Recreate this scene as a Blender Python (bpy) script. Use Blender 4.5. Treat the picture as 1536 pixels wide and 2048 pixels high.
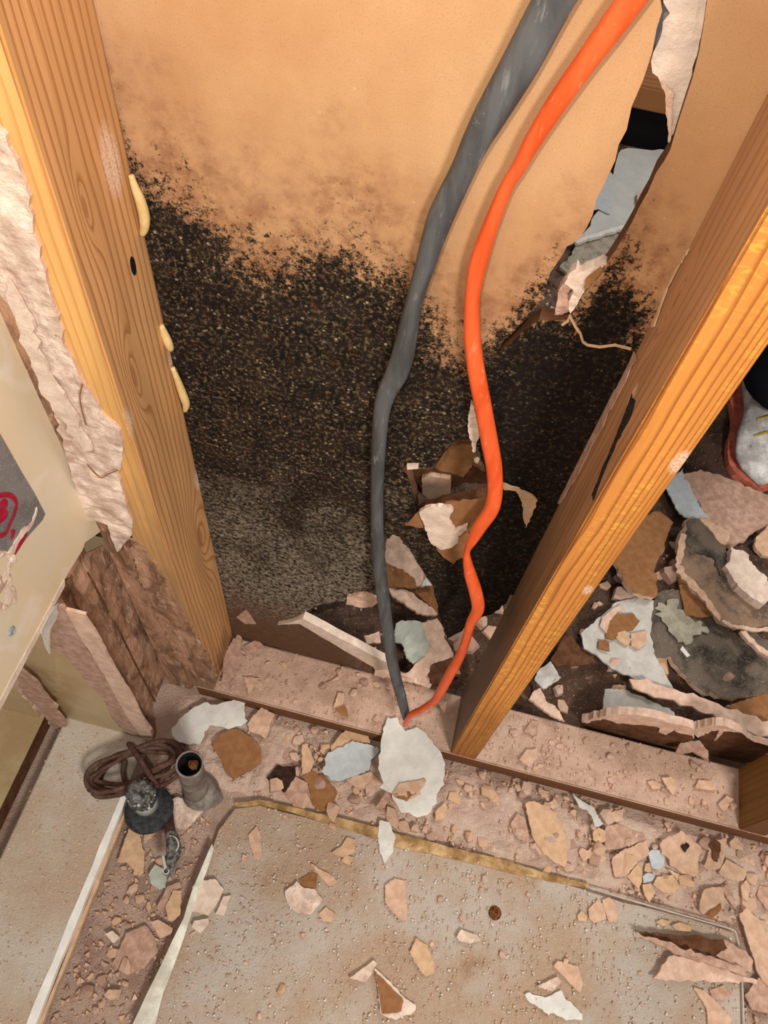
import bpy, bmesh, math, random
from mathutils import Vector, Matrix, noise as mnoise
from mathutils.geometry import delaunay_2d_cdt
random.seed(7)
C = bpy.context.scene.collection
S = bpy.context.scene
for o in list(bpy.data.objects): bpy.data.objects.remove(o)

# ---------------------------------------------------------------- camera, light, exposure
FPX = 1563.42
CAM = Vector((-0.11415, -0.33589, 1.19260))
RX, RY, RZ = [math.radians(a) for a in (31.5732, -4.5558, 13.5364)]
cd = bpy.data.cameras.new('camera'); cam = bpy.data.objects.new('camera', cd); C.objects.link(cam)
cam.location = CAM; cam.rotation_euler = (RX, RY, RZ)
cd.sensor_fit = 'VERTICAL'; cd.sensor_height = 36.0; cd.lens = FPX/2048*36.0; cd.clip_start = 0.02
S.camera = cam
ROT = cam.rotation_euler.to_matrix()
S.view_settings.view_transform = 'Standard'; S.view_settings.look = 'None'
S.view_settings.gamma = 1.0; S.view_settings.exposure = -0.08; S.view_settings.use_curve_mapping = False

world = bpy.data.worlds.new('world'); S.world = world; world.use_nodes = True
world.node_tree.nodes['Background'].inputs[0].default_value = (1.0, 0.96, 0.92, 1)
world.node_tree.nodes['Background'].inputs[1].default_value = 0.22

def lamp(name, kind, loc, power, color, size, target=None):
    l = bpy.data.lights.new(name, kind); o = bpy.data.objects.new(name, l); C.objects.link(o)
    l.energy = power; l.color = color; o.location = loc
    if kind == 'AREA': l.size = size
    else: l.shadow_soft_size = size
    if target is not None:
        o.rotation_euler = (Vector(target)-Vector(loc)).to_track_quat('-Z', 'Y').to_euler()
    return o
FL = CAM + ROT @ Vector((-0.075, 0.055, 0.16))
lamp('work_light', 'POINT', FL, 11.2, (1.0, 0.955, 0.90), 0.008)
lamp('room_lamp', 'AREA', (0.75, -1.25, 2.0), 37, (1.0, 0.96, 0.92), 0.35, (0.0, -0.2, 0))
lamp('far_room_lamp', 'AREA', (0.9, 1.2, 1.9), 19, (1.0, 0.98, 0.96), 0.5, (0.4, 0.7, 0))

# ---------------------------------------------------------------- picking points
def at(px, py, ax, v):
    d = ROT @ Vector(((px-768)/FPX, -(py-1024)/FPX, -1.0))
    return CAM + d*((v-CAM[ax])/d[ax])
CR = {'p': (0, 0, 1), 'A': (440, 1150, 2.954), 'B': (320, 1360, 3.84), 'C': (640, 1400, 4.267), 'D': (200, 1620, 4.787),
      'E': (1000, 1560, 5.12), 'G': (1236, 1560, 5.12), 'H': (500, 1650, 3.072), 'I': (1000, 1750, 2.866), 'R': (1024, 1366, 3.0),
      '2': (1236, 1000, 5.12), '3': (1036, 1150, 5.12), '4': (1236, 1250, 5.12), '5': (740, 850, 3.414), '6': (0, 1150, 4.389),
      'T': (1024, 0, 3.0), 'S': (1100, 100, 3.413), 'L': (0, 850, 5.85), 'V': (180, 1450, 5.486)}
def pts(key, s):
    x0, y0, k = CR[key]
    if isinstance(s, str):
        n = [float(t) for t in s.replace(',', ' ').split()]
        s = list(zip(n[::2], n[1::2]))
    return [(x0+a/k, y0+b/k) for a, b in s]
def on(key, s, ax, v): return [at(a, b, ax, v) for a, b in pts(key, s)]

# ---------------------------------------------------------------- materials
def lin(c): 
    c = c/255.0
    return c/12.92 if c <= 0.04045 else ((c+0.055)/1.055)**2.4
def col(r, g, b): return (lin(r), lin(g), lin(b), 1)
class NT:
    def __init__(s, name, rough=0.85):
        s.m = bpy.data.materials.new(name); s.m.use_nodes = True; s.t = s.m.node_tree
        s.b = s.t.nodes['Principled BSDF']; s.b.inputs['Roughness'].default_value = rough
        s.b.inputs['Specular IOR Level'].default_value = 0.25
        tc = s.t.nodes.new('ShaderNodeTexCoord'); s.obj = tc.outputs['Object']
        s.xyz = None
    def n(s, k): return s.t.nodes.new(k)
    def l(s, a, b):
        if hasattr(a, 'is_linked') or isinstance(a, bpy.types.NodeSocket): s.t.links.new(a, b)
        else: b.default_value = a
    def sep(s, v=None):
        q = s.n('ShaderNodeSeparateXYZ'); s.l(v or s.obj, q.inputs[0]); return q.outputs
    def comb(s, x, y, z):
        q = s.n('ShaderNodeCombineXYZ')
        for i, a in enumerate((x, y, z)): s.l(a, q.inputs[i])
        return q.outputs[0]
    def scl(s, v, k):
        q = s.n('ShaderNodeVectorMath'); q.operation = 'MULTIPLY'; s.l(v, q.inputs[0]); q.inputs[1].default_value = k; return q.outputs[0]
    def ma(s, op, a, b=0.0, c=0.0, clamp=False):
        q = s.n('ShaderNodeMath'); q.operation = op; q.use_clamp = clamp
        s.l(a, q.inputs[0]); s.l(b, q.inputs[1]); s.l(c, q.inputs[2]); return q.outputs[0]
    def noise(s, scale, detail=4, rough=0.6, v=None, dist=0.0):
        q = s.n('ShaderNodeTexNoise'); q.inputs['Scale'].default_value = scale; q.inputs['Detail'].default_value = detail
        q.inputs['Roughness'].default_value = rough; q.inputs['Distortion'].default_value = dist
        s.l(v or s.obj, q.inputs['Vector']); return q.outputs[0]
    def voro(s, scale, v=None, feat='F1'):
        q = s.n('ShaderNodeTexVoronoi'); q.feature = feat; q.inputs['Scale'].default_value = scale; s.l(v or s.obj, q.inputs['Vector']); return q.outputs
    def ss(s, v, a, b, lo=0.0, hi=1.0):
        q = s.n('ShaderNodeMapRange'); q.interpolation_type = 'SMOOTHSTEP'
        s.l(v, q.inputs[0]); q.inputs[1].default_value = a; q.inputs[2].default_value = b; q.inputs[3].default_value = lo; q.inputs[4].default_value = hi
        return q.outputs[0]
    def mix(s, f, a, b):
        q = s.n('ShaderNodeMix'); q.data_type = 'RGBA'; s.l(f, q.inputs[0]); s.l(a, q.inputs[6]); s.l(b, q.inputs[7]); return q.outputs[2]
    def color(s, c): s.l(c, s.b.inputs['Base Color'])
    def bump(s, h, strength=0.4, dist=0.002):
        q = s.n('ShaderNodeBump'); q.inputs['Strength'].default_value = strength; q.inputs['Distance'].default_value = dist
        s.l(h, q.inputs['Height']); s.l(q.outputs[0], s.b.inputs['Normal'])

def speckle(name, base, dark, light, scale=120, rough=0.9, bump=0.5, big=14, spots=None, fine=500, gloss=None):
    """dusty mottled surface: base with broad darker clouds and fine light grains"""
    m = NT(name, rough)
    c = m.mix(m.ss(m.noise(big, 5, 0.65), 0.42, 0.66), col(*base), col(*dark))
    c = m.mix(m.ss(m.noise(scale, 4, 0.7), 0.56, 0.7, 0, 0.75), c, col(*light))
    c = m.mix(m.ss(m.noise(fine, 2, 0.5), 0.62, 0.7, 0, 0.5), c, col(*(min(255, k+30) for k in light)))
    if spots: c = m.mix(m.ss(m.noise(60, 3, 0.7), 0.66, 0.74), c, col(*spots))
    m.color(c); m.bump(m.ma('ADD', m.noise(fine, 2), m.noise(scale, 4, 0.7)), bump, 0.003)
    if gloss: m.b.inputs['Specular IOR Level'].default_value = gloss
    return m.m

def plain(name, base, var=18, scale=90, rough=0.85, bump=0.3, dark=None, spec=0.25, patch=None):
    m = NT(name, rough)
    d = tuple(max(0, k-var) for k in base); u = tuple(min(255, k+var//2) for k in base)
    c = m.mix(m.ss(m.noise(scale, 5, 0.65), 0.35, 0.68), col(*d), col(*u))
    if patch: c = m.mix(m.ss(m.noise(26, 4, 0.65), 0.5, 0.64, 0, 0.8), c, col(*patch))
    if dark: c = m.mix(m.ss(m.noise(scale*3.3, 3, 0.6), 0.66, 0.72), c, col(*dark))
    m.color(c); m.bump(m.noise(scale*5, 4, 0.7), bump, 0.002)
    m.b.inputs['Specular IOR Level'].default_value = spec
    return m.m

def wood(name, base, dark, u_ax, freq, knots=(), wob=1.1, yellow=None, grime=None, rough=0.55, line=(0.55, 1.0), amt=0.75, pw=0.0, width=0.038, dust=()):
    m = NT(name, rough)
    x = m.sep(); u = x[u_ax]; v = x[2]
    nv = m.comb(m.ma('MULTIPLY', u, 16.0), m.ma('MULTIPLY', v, 3.2), 3.7+u_ax)
    g = m.ma('ADD', m.ma('MULTIPLY', u, freq), m.ma('MULTIPLY', m.noise(1.0, 3, 0.55, nv), wob*2.2))
    if pw: g = m.ma('ADD', g, m.ma('MULTIPLY', m.ma('POWER', m.ma('DIVIDE', m.ma('MAXIMUM', u, 0.0), width), 3.0), pw))
    for (ku, kv, a, b, k) in knots:
        e = m.ma('ADD', m.ma('POWER', m.ma('DIVIDE', m.ma('SUBTRACT', u, ku), a), 2.0), m.ma('POWER', m.ma('DIVIDE', m.ma('SUBTRACT', v, kv), b), 2.0))
        g = m.ma('ADD', g, m.ma('MULTIPLY', m.ma('POWER', 2.718, m.ma('MULTIPLY', e, -1.0)), k))
    sn = m.ma('FRACT', g)
    ln = m.ma('MULTIPLY', m.ss(sn, line[0], 0.93), m.ss(sn, 0.94, 1.0, 1.0, 0.0))
    fib = m.noise(1.0, 3, 0.6, m.comb(m.ma('MULTIPLY', x[0], 900.0), m.ma('MULTIPLY', x[1], 900.0), m.ma('MULTIPLY', v, 14.0)))
    c = m.mix(m.ss(m.noise(1.0, 2, 0.5, m.comb(m.ma('MULTIPLY', u, 40.0), m.ma('MULTIPLY', v, 5.0), 0.0)), 0.3, 0.7), col(*base), col(*(max(0, int(k*0.9)) for k in base)))
    if yellow:
        q = m.ma('MULTIPLY', m.ss(m.noise(1.0, 2, 0.6, m.comb(m.ma('MULTIPLY', u, 90.0), m.ma('MULTIPLY', v, 190.0), 0.0), 0.8), 0.48, 0.62), m.ss(m.noise(1.0, 2, 0.5, m.comb(m.ma('MULTIPLY', u, 75.0), m.ma('MULTIPLY', v, 4.0), 8.0)), 0.42, 0.6))
        c = m.mix(m.ma('MULTIPLY', q, 0.7), c, col(*yellow))
    c = m.mix(m.ma('MULTIPLY', ln, amt), c, col(*dark))
    c = m.mix(m.ss(fib, 0.5, 0.75, 0, 0.3), c, col(*dark))
    for (ku, kv, a, b, k) in knots:
        e = m.ma('ADD', m.ma('POWER', m.ma('DIVIDE', m.ma('SUBTRACT', u, ku), a*0.33), 2.0), m.ma('POWER', m.ma('DIVIDE', m.ma('SUBTRACT', v, kv), b*0.3), 2.0))
        c = m.mix(m.ss(e, 0.5, 1.3, 0.55, 0.0), c, col(*dark))
    if grime:
        gc, z0, z1, k = grime      # grime soaked in from the bottom
        h = m.ma('ADD', v, m.ma('MULTIPLY', m.ma('SUBTRACT', m.noise(1.0, 4, 0.7, m.comb(m.ma('MULTIPLY', x[0], 60.0), m.ma('MULTIPLY', x[1], 60.0), m.ma('MULTIPLY', v, 9.0))), 0.5), 0.5))
        c = m.mix(m.ss(h, z0, z1, k, 0.0), c, col(*gc))
    for (du, dv, r) in dust:
        e = m.ma('ADD', m.ma('POWER', m.ma('DIVIDE', m.ma('SUBTRACT', u, du), r), 2.0), m.ma('POWER', m.ma('DIVIDE', m.ma('SUBTRACT', v, dv), r*2.2), 2.0))
        c = m.mix(m.ma('MULTIPLY', m.ss(e, 0.1, 1.0, 1.0, 0.0), m.ss(m.noise(500, 3, 0.7), 0.35, 0.6, 0.1, 0.9)), c, col(240, 212, 190))
    m.color(c); m.bump(m.ma('ADD', m.ma('MULTIPLY', fib, 0.6), m.ma('MULTIPLY', ln, -0.5)), 0.25, 0.0015)
    return m.m

# ---------------------------------------------------------------- mesh helpers
def tag(o, label=None, cat=None, group=None, kind=None):
    if label: o['label'] = label
    if cat: o['category'] = cat
    if group: o['group'] = group
    if kind: o['kind'] = kind
    return o
def link(name, me, mats, parent=None, loc=None):
    o = bpy.data.objects.new(name, me); C.objects.link(o)
    for m in (mats if isinstance(mats, (list, tuple)) else [mats]): me.materials.append(m)
    if loc is not None: o.location = loc
    if parent is not None:
        o.parent = parent; w = Vector(loc if loc is not None else (0, 0, 0)); q = parent
        while q is not None: w = w-q.location; q = q.parent
        o.location = w
    return o
def fin(name, bm, mats, parent=None, loc=(0, 0, 0), smooth=False):
    me = bpy.data.meshes.new(name); bm.normal_update(); bm.to_mesh(me); bm.free()
    if smooth:
        for p in me.polygons: p.use_smooth = True
    return link(name, me, mats, parent, loc)
def empty(name, loc):
    o = bpy.data.objects.new(name, None); C.objects.link(o); o.location = loc; o.empty_display_size = 0.02; return o

def inside(p, poly):
    x, y = p; r = False; j = len(poly)-1
    for i in range(len(poly)):
        xi, yi = poly[i]; xj, yj = poly[j]
        if (yi > y) != (yj > y) and x < (xj-xi)*(y-yi)/(yj-yi)+xi: r = not r
        j = i
    return r
def ragged(poly, step, amp, seed):
    out = []; n = len(poly)
    for i in range(n):
        a = Vector(poly[i]); b = Vector(poly[(i+1) % n]); L = (b-a).length
        k = max(1, min(40, int(L/step))); d = (b-a).normalized() if L > 0 else Vector((0, 0)); nn = Vector((-d.y, d.x))
        for j in range(k):
            p = a.lerp(b, j/k)
            if amp: p = p + nn*amp*(mnoise.noise((p.x*170+seed, p.y*170, seed*3.1))+random.uniform(-.4, .4))
            out.append((p.x, p.y))
    return out
def slab(name, poly3, normal, thick, mats, parent=None, holes=(), step=None, amp=None, grid=None, bump=0.0, bfreq=90.0, curl=0.0, disp=None, loc=None, seed=None, smooth=False):
    """a sheet of real thickness with the given outline: poly3 is its front face, the body lies behind it (against the normal)"""
    n = Vector(normal).normalized(); o = Vector((0, 0, 0))
    for p in poly3: o += p
    o /= len(poly3)
    ref = Vector((1, 0, 0)) if abs(n.x) < 0.8 else Vector((0, 1, 0))
    u = (ref-n*ref.dot(n)).normalized(); v = n.cross(u)
    to2 = lambda p: ((p-o).dot(u), (p-o).dot(v))
    seed = random.random()*50 if seed is None else seed
    out = [to2(p) for p in poly3]; hs = [[to2(p) for p in h] for h in holes]
    ext = max(max(a for a, b in out)-min(a for a, b in out), max(b for a, b in out)-min(b for a, b in out))
    step = step or ext/24; amp = ext*0.022 if amp is None else amp; grid = grid or ext/7
    out = ragged(out, step, amp, seed); hs = [ragged(h, step, amp, seed) for h in hs]
    vs = []; es = []
    for lp in [out]+hs:
        b = len(vs); vs += [Vector(p) for p in lp]; es += [(b+i, b+(i+1) % len(lp)) for i in range(len(lp))]
    x0 = min(p[0] for p in out); x1 = max(p[0] for p in out); y0 = min(p[1] for p in out); y1 = max(p[1] for p in out)
    y = y0+grid/2
    while y < y1:
        x = x0+grid/2
        while x < x1:
            q = (x+random.uniform(-.25, .25)*grid, y+random.uniform(-.25, .25)*grid)
            if inside(q, out) and not any(inside(q, h) for h in hs): vs.append(Vector(q))
            x += grid
        y += grid
    V, E, F, *_ = delaunay_2d_cdt(vs, es, [], 0, 1e-7)
    bm = bmesh.new(); top = []; bot = []
    base = o if loc is None else Vector(loc)
    for q in V:
        h = bump*mnoise.fractal((q.x*bfreq+seed, q.y*bfreq, seed), 1.0, 2.0, 3) if bump else 0.0
        if curl: h += curl*((q.x/ext*2)**2*0.7+(q.y/ext*2)**2*0.5+q.x/ext*math.sin(seed))
        w = o+u*q.x+v*q.y+n*h
        if disp: w = w+disp(w)
        top.append(bm.verts.new(w-base)); bot.append(bm.verts.new(w-n*thick-base))
    cnt = {}
    for f in F:
        c = sum((V[i] for i in f), Vector((0, 0)))/len(f)
        if not inside(c, out) or any(inside(c, h) for h in hs): continue
        f = list(f)
        a, b, cc = V[f[0]], V[f[1]], V[f[2]]
        if (b-a).cross(cc-a) < 0: f.reverse()
        try:
            bm.faces.new([top[i] for i in f]); ff = bm.faces.new([bot[i] for i in reversed(f)])
        except ValueError: continue
        if len(mats if isinstance(mats, (list, tuple)) else [1]) > 2: ff.material_index = 2
        for i in range(len(f)): 
            e = (f[i], f[(i+1) % len(f)]); cnt[e] = 1
    for (a, b) in list(cnt):
        if (b, a) not in cnt:
            f = bm.faces.new([top[b], top[a], bot[a], bot[b]])
            if isinstance(mats, (list, tuple)) and len(mats) > 1: f.material_index = 1
    for q in [q for q in bm.verts if not q.link_faces]: bm.verts.remove(q)
    ob = fin(name, bm, mats, parent, base)
    if smooth:
        for p in ob.data.polygons: p.use_smooth = True
    return ob
def boxbm(x0, x1, y0, y1, z0, z1, bevel=0.0, seg=2, bm=None, cuts=0):
    bm = bm or bmesh.new()
    r = bmesh.ops.create_cube(bm, size=1.0)
    for q in r['verts']:
        q.co = Vector((x0+(q.co.x+.5)*(x1-x0), y0+(q.co.y+.5)*(y1-y0), z0+(q.co.z+.5)*(z1-z0)))
    if bevel: bmesh.ops.bevel(bm, geom=[e for e in bm.edges], offset=bevel, segments=seg, affect='EDGES')
    return bm
def tube(path, rad, seg=10, bm=None, rad2=None, view=None, closed=False):
    """sweep an ellipse along path; rad = half width across the viewing side, rad2 = half depth"""
    bm = bm or bmesh.new(); n = len(path); rings = []
    up = None
    for i, p in enumerate(path):
        t = (path[(i+1) % n] - path[i-1]) if (closed or 0 < i < n-1) else (path[min(i+1, n-1)]-path[max(i-1, 0)])
        t.normalize()
        if view is not None:
            d = (p-view).normalized(); a = t.cross(d).normalized()
        else:
            if up is None: up = Vector((0.3, 0.5, 0.8))
            a = (up-t*up.dot(t)).normalized(); up = a
        b = t.cross(a).normalized()
        ra = rad[i] if isinstance(rad, (list, tuple)) else rad; rb = rad2[i] if isinstance(rad2, (list, tuple)) else (rad2 or ra)
        rings.append([bm.verts.new(p+a*ra*math.cos(2*math.pi*k/seg)+b*rb*math.sin(2*math.pi*k/seg)) for k in range(seg)])
    m = n if closed else n-1
    for i in range(m):
        A = rings[i]; B = rings[(i+1) % n]
        for k in range(seg): bm.faces.new([A[k], A[(k+1) % seg], B[(k+1) % seg], B[k]])
    if not closed: bm.faces.new(list(reversed(rings[0]))); bm.faces.new(rings[-1])
    bmesh.ops.recalc_face_normals(bm, faces=bm.faces[:])
    return bm
def spline(P, k=6):
    out = []; n = len(P)
    for i in range(n-1):
        p0 = P[max(i-1, 0)]; p1 = P[i]; p2 = P[i+1]; p3 = P[min(i+2, n-1)]
        for j in range(k):
            t = j/k
            out.append([0.5*((2*b)+(-a+c)*t+(2*a-5*b+4*c-d)*t*t+(-a+3*b-3*c+d)*t**3) for a, b, c, d in zip(p0, p1, p2, p3)])
    out.append(list(P[-1])); return out
def lathe(prof, seg=24, bm=None, M=None, jit=0.0):
    bm = bm or bmesh.new(); rings = []
    for r, z in prof:
        rings.append([bm.verts.new((M or Matrix())@Vector((r*math.cos(2*math.pi*k/seg)*(1+random.uniform(-jit, jit)), r*math.sin(2*math.pi*k/seg)*(1+random.uniform(-jit, jit)), z))) for k in range(seg)])
    for A, B in zip(rings, rings[1:]):
        for k in range(seg): bm.faces.new([A[k], A[(k+1) % seg], B[(k+1) % seg], B[k]])
    bm.faces.new(list(reversed(rings[0]))); bm.faces.new(rings[-1])
    bmesh.ops.recalc_face_normals(bm, faces=bm.faces[:])
    return bm

# ---------------------------------------------------------------- materials of the place
YW = 0.0895                                       # room-side face of the old sheet, seen from behind
XL, XR = -0.36406, 0.0                            # facing sides of the two studs
def wall_material():
    m = NT('mouldy_sheet_paper', 0.9)
    x, y, z = m.sep()
    lim = [(240, 245), (268, 300), (300, 325), (350, 350), (400, 375), (450, 425), (500, 450), (560, 478), (600, 475), (640, 455), (680, 445), (720, 470), (770, 500), (830, 520),
           (880, 620), (930, 650), (990, 640), (1040, 590), (1080, 550), (1110, 530), (1150, 545), (1195, 570), (1220, 520), (1245, 470), (1275, 475), (1300, 560), (1318, 640), (1330, 700), (1345, 760)]
    P = sorted(((at(a, b, 1, YW).x+0.42)/0.5, at(a, b, 1, YW).z/1.3) for a, b in lim)
    fc = m.n('ShaderNodeFloatCurve'); cu = fc.mapping.curves[0]
    cu.points[0].location = (0.0, P[0][1]); cu.points[1].location = (1.0, P[-1][1])
    last = 0.0
    for a, b in P:
        if a-last > 0.004 and a < 0.995: cu.points.new(a, b); last = a
    for p in cu.points: p.handle_type = 'AUTO'
    fc.mapping.update()
    m.l(m.ma('DIVIDE', m.ma('ADD', x, 0.42), 0.5), fc.inputs['Value'])
    d = m.ma('SUBTRACT', m.ma('MULTIPLY', fc.outputs[0], 1.3), z)
    d = m.ma('ADD', d, m.ma('MULTIPLY', m.ma('SUBTRACT', m.noise(22, 4, 0.65), 0.5), 0.10))
    d = m.ma('ADD', d, m.ma('MULTIPLY', m.ma('SUBTRACT', m.noise(75, 4, 0.7), 0.5), 0.10))
    d = m.ma('ADD', d, 0.004)
    dens = m.ss(d, -0.085, 0.14)
    sp = m.ma('ADD', m.ma('MULTIPLY', m.noise(165, 4, 0.74), 0.7), m.ma('MULTIPLY', m.noise(620, 2, 0.6), 0.3))
    mould = m.ss(m.ma('ADD', dens, m.ma('MULTIPLY', m.ma('SUBTRACT', sp, 0.5), 1.9)), 0.36, 0.62)
    pap = m.mix(m.ss(m.noise(9, 4, 0.6), 0.35, 0.7), col(202, 158, 114), col(190, 143, 99))
    pap = m.mix(m.ss(m.noise(900, 3, 0.6), 0.5, 0.72, 0, 0.35), pap, col(160, 104, 62))
    pap = m.mix(m.ss(m.noise(260, 2, 0.5), 0.72, 0.75, 0, 0.6), pap, col(226, 190, 140))
    rust = m.ma('MULTIPLY', m.ss(d, -0.07, 0.0), m.ss(m.noise(55, 4, 0.7), 0.42, 0.62))
    pap = m.mix(m.ma('MULTIPLY', rust, 0.6), pap, col(134, 84, 54))
    pap = m.mix(m.ma('MULTIPLY', m.ss(d, -0.11, 0.02), m.ss(m.noise(38, 4, 0.6), 0.3, 0.7, 0.15, 0.6)), pap, col(140, 98, 72))
    # the growth itself: black with pale and rusty colonies, turning grey-beige near the floor on the left
    g0 = m.noise(230, 5, 0.75); g1 = m.noise(120, 3, 0.7); vr = m.voro(170)
    blk = m.mix(m.ss(m.noise(40, 4, 0.6), 0.35, 0.65), col(22, 17, 14), col(44, 34, 27))
    blk = m.mix(m.ss(g0, 0.50, 0.62, 0, 0.85), blk, col(122, 101, 75))
    blk = m.mix(m.ss(m.ma('MULTIPLY', m.ss(vr[0], 0.35, 0.1), m.ss(g1, 0.46, 0.6)), 0.15, 0.7, 0, 0.85), blk, col(170, 150, 118))
    blk = m.mix(m.ss(m.noise(26, 4, 0.65), 0.36, 0.56, 0.5, 0.0), blk, col(24, 19, 16))
    blk = m.mix(m.ss(m.noise(75, 3, 0.7), 0.60, 0.72, 0, 0.55), blk, col(112, 62, 34))
    lowL = m.ma('MULTIPLY', m.ss(m.ma('ADD', z, m.ma('MULTIPLY', m.ma('SUBTRACT', m.noise(14, 5, 0.7), 0.5), 0.75)), 0.56, 0.24), m.ss(x, -0.10, -0.17))
    gr = m.ss(m.ma('ADD', m.ma('MULTIPLY', g0, 0.55), m.ma('MULTIPLY', m.noise(150, 4, 0.75, m.scl(m.obj, (0.7, 1, 1.0))), 0.45)), 0.42, 0.62)
    blk = m.mix(m.ma('MULTIPLY', m.ma('MULTIPLY', lowL, gr), 0.9), blk, col(176, 160, 138))
    blk = m.mix(m.ma('MULTIPLY', m.ss(m.ma('ADD', z, m.ma('MULTIPLY', m.noise(34, 5, 0.7), 0.22)), 0.36, 0.20), m.ss(x, -0.12, -0.2)), blk, m.mix(m.noise(80, 4, 0.7), col(84, 56, 40), col(120, 88, 66)))
    tear = m.ss(x, -0.115, -0.075)     # darker, denser growth towards the second stud
    blk = m.mix(m.ma('MULTIPLY', tear, 0.72), blk, col(20, 15, 12))
    c = m.mix(mould, pap, blk)
    m.color(c); m.bump(m.ma('ADD', m.ma('MULTIPLY', mould, m.noise(330, 4, 0.75)), m.ma('MULTIPLY', m.noise(900, 2), 0.2)), 0.45, 0.002)
    m.b.inputs['Specular IOR Level'].default_value = 0.12
    return m.m
M = {}
M['wall'] = wall_material()
M['gypsum'] = plain('pink_gypsum', (226, 190, 166), 20, 60, 0.9, 0.5)
M['gypsum_pale'] = plain('pale_gypsum', (232, 208, 188), 16, 60, 0.9, 0.5)
M['gypsum_rough'] = plain('rough_gypsum', (238, 212, 192), 36, 45, 0.95, 0.8, dark=(186, 150, 128), patch=(186, 154, 134))
M['chip'] = plain('pink_plaster_chip', (212, 174, 146), 16, 70, 0.9, 0.35)
M['chip_tan'] = plain('tan_plaster_chip', (212, 174, 138), 14, 70, 0.9, 0.35)
M['chip_dusty'] = plain('dusty_plaster_chip', (196, 158, 136), 22, 80, 0.95, 0.5)
M['white'] = plain('white_paint', (222, 218, 208), 10, 40, 0.7, 0.15, dark=(186, 182, 172))
M['bluewhite'] = plain('blue_white_paint', (190, 194, 194), 8, 90, 0.7, 0.2)
M['greenwhite'] = plain('green_white_paint', (182, 184, 170), 14, 40, 0.7, 0.2)
M['greywhite'] = plain('grey_white_paint', (200, 194, 184), 16, 30, 0.7, 0.2, dark=(150, 138, 124))
M['brown'] = plain('brown_board_paper', (150, 104, 66), 10, 80, 0.9, 0.15)
M['brown_dark'] = plain('dark_paper_and_shade', (104, 68, 44), 16, 60, 0.9, 0.2)  # dark board paper; also paints shade on torn edges and beside the left gap
M['burnt'] = plain('blackened_flake', (58, 38, 27), 16, 120, 0.9, 0.4)
M['dirt'] = speckle('dark_dirt', (92, 68, 54), (56, 40, 31), (150, 120, 100), 110, 0.95, 0.9, 16)
M['mould_board'] = speckle('mouldy_board', (116, 102, 88), (50, 45, 40), (150, 136, 118), 90, 0.95, 0.7, 22)
M['mould_brown'] = speckle('brown_mouldy_board', (158, 128, 104), (96, 80, 68), (166, 146, 124), 90, 0.95, 0.7, 18)
M['mould_black'] = speckle('black_mouldy_paper', (34, 29, 25), (18, 15, 13), (96, 82, 66), 300, 0.95, 0.6, 40)
M['trough'] = speckle('plaster_dust', (208, 180, 160), (186, 154, 136), (226, 198, 176), 110, 0.95, 0.8, 18, spots=(128, 96, 80))
M['plate_top'] = speckle('dusty_plate_top', (202, 168, 146), (180, 146, 124), (222, 190, 166), 140, 0.95, 0.6, 24)
M['plate_wood'] = wood('plate_side_wood', (120, 78, 50), (58, 34, 22), 1, 160, rough=0.8)
M['chipboard'] = M['brown']
M['yellow_edge'] = plain('yellowed_edge', (184, 148, 98), 50, 30, 0.7, 0.5, dark=(120, 88, 56))
M['white_edge'] = plain('white_curled_edge', (238, 230, 212), 40, 22, 0.5, 0.3, dark=(206, 172, 116))
M['wire'] = plain('bright_metal_strip', (196, 186, 172), 12, 60, 0.4, 0.1)
M['black'] = plain('black_cable_jacket', (104, 103, 102), 30, 34, 0.5, 0.25, spec=0.3)
M['orange'] = plain('orange_cable_jacket', (238, 104, 54), 14, 40, 0.38, 0.2, spec=0.4)
M['rubber'] = plain('black_rubber', (58, 60, 60), 22, 160, 0.6, 0.6, dark=(110, 110, 108), spec=0.35)
M['white_plastic'] = plain('white_plastic', (204, 200, 188), 10, 60, 0.5, 0.1)
M['rust'] = plain('rust', (142, 88, 44), 50, 260, 0.95, 1.0, dark=(60, 34, 20))
M['pipe_grey'] = plain('dusty_grey_pipe', (146, 134, 124), 34, 40, 0.75, 0.4)
M['void'] = plain('void_black', (16, 13, 12), 4, 60, 0.9, 0.2)  # near-black: paints in the dark of pipe bore and nail hole; cabinet body too
M['brown_wire'] = plain('brown_dusty_wire', (98, 70, 58), 20, 80, 0.7, 0.3)
M['label'] = speckle('grey_label_paper', (134, 128, 124), (112, 107, 103), (164, 158, 152), 300, 0.8, 0.2, 20)
M['red_ink'] = plain('red_marker_ink', (176, 24, 60), 14, 200, 0.5, 0.05)
M['foam'] = plain('cream_glue', (230, 194, 132), 12, 60, 0.45, 0.3, spec=0.4)
M['screw'] = plain('zinc_screw', (150, 160, 164), 20, 300, 0.35, 0.2); 
M['fabric_black'] = plain('black_trouser_cloth', (22, 24, 32), 6, 300, 0.9, 0.3)
M['shoe_white'] = plain('dusty_white_leather', (226, 220, 214), 46, 30, 0.6, 0.3, dark=(140, 130, 126))
M['sole_red'] = plain('red_rubber_sole', (226, 128, 104), 26, 60, 0.7, 0.3)
M['lace'] = plain('yellow_lace', (206, 176, 84), 20, 200, 0.8, 0.3)
M['skin'] = plain('skin', (196, 150, 124), 8, 60, 0.6, 0.1)
M['grey_sheet'] = plain('pale_grey_sheet', (200, 198, 190), 8, 20, 0.5, 0.1)
M['mat'] = speckle('speckled_mat', (176, 164, 146), (140, 128, 112), (90, 78, 66), 160, 0.9, 0.5, 40)
M['far_wall'] = plain('far_wall_paint', (150, 140, 138), 10, 10, 0.8, 0.1)
M['olive'] = speckle('tan_vinyl', (196, 170, 128), (180, 150, 108), (206, 182, 146), 12, 0.35, 0.1, 8)

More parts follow.
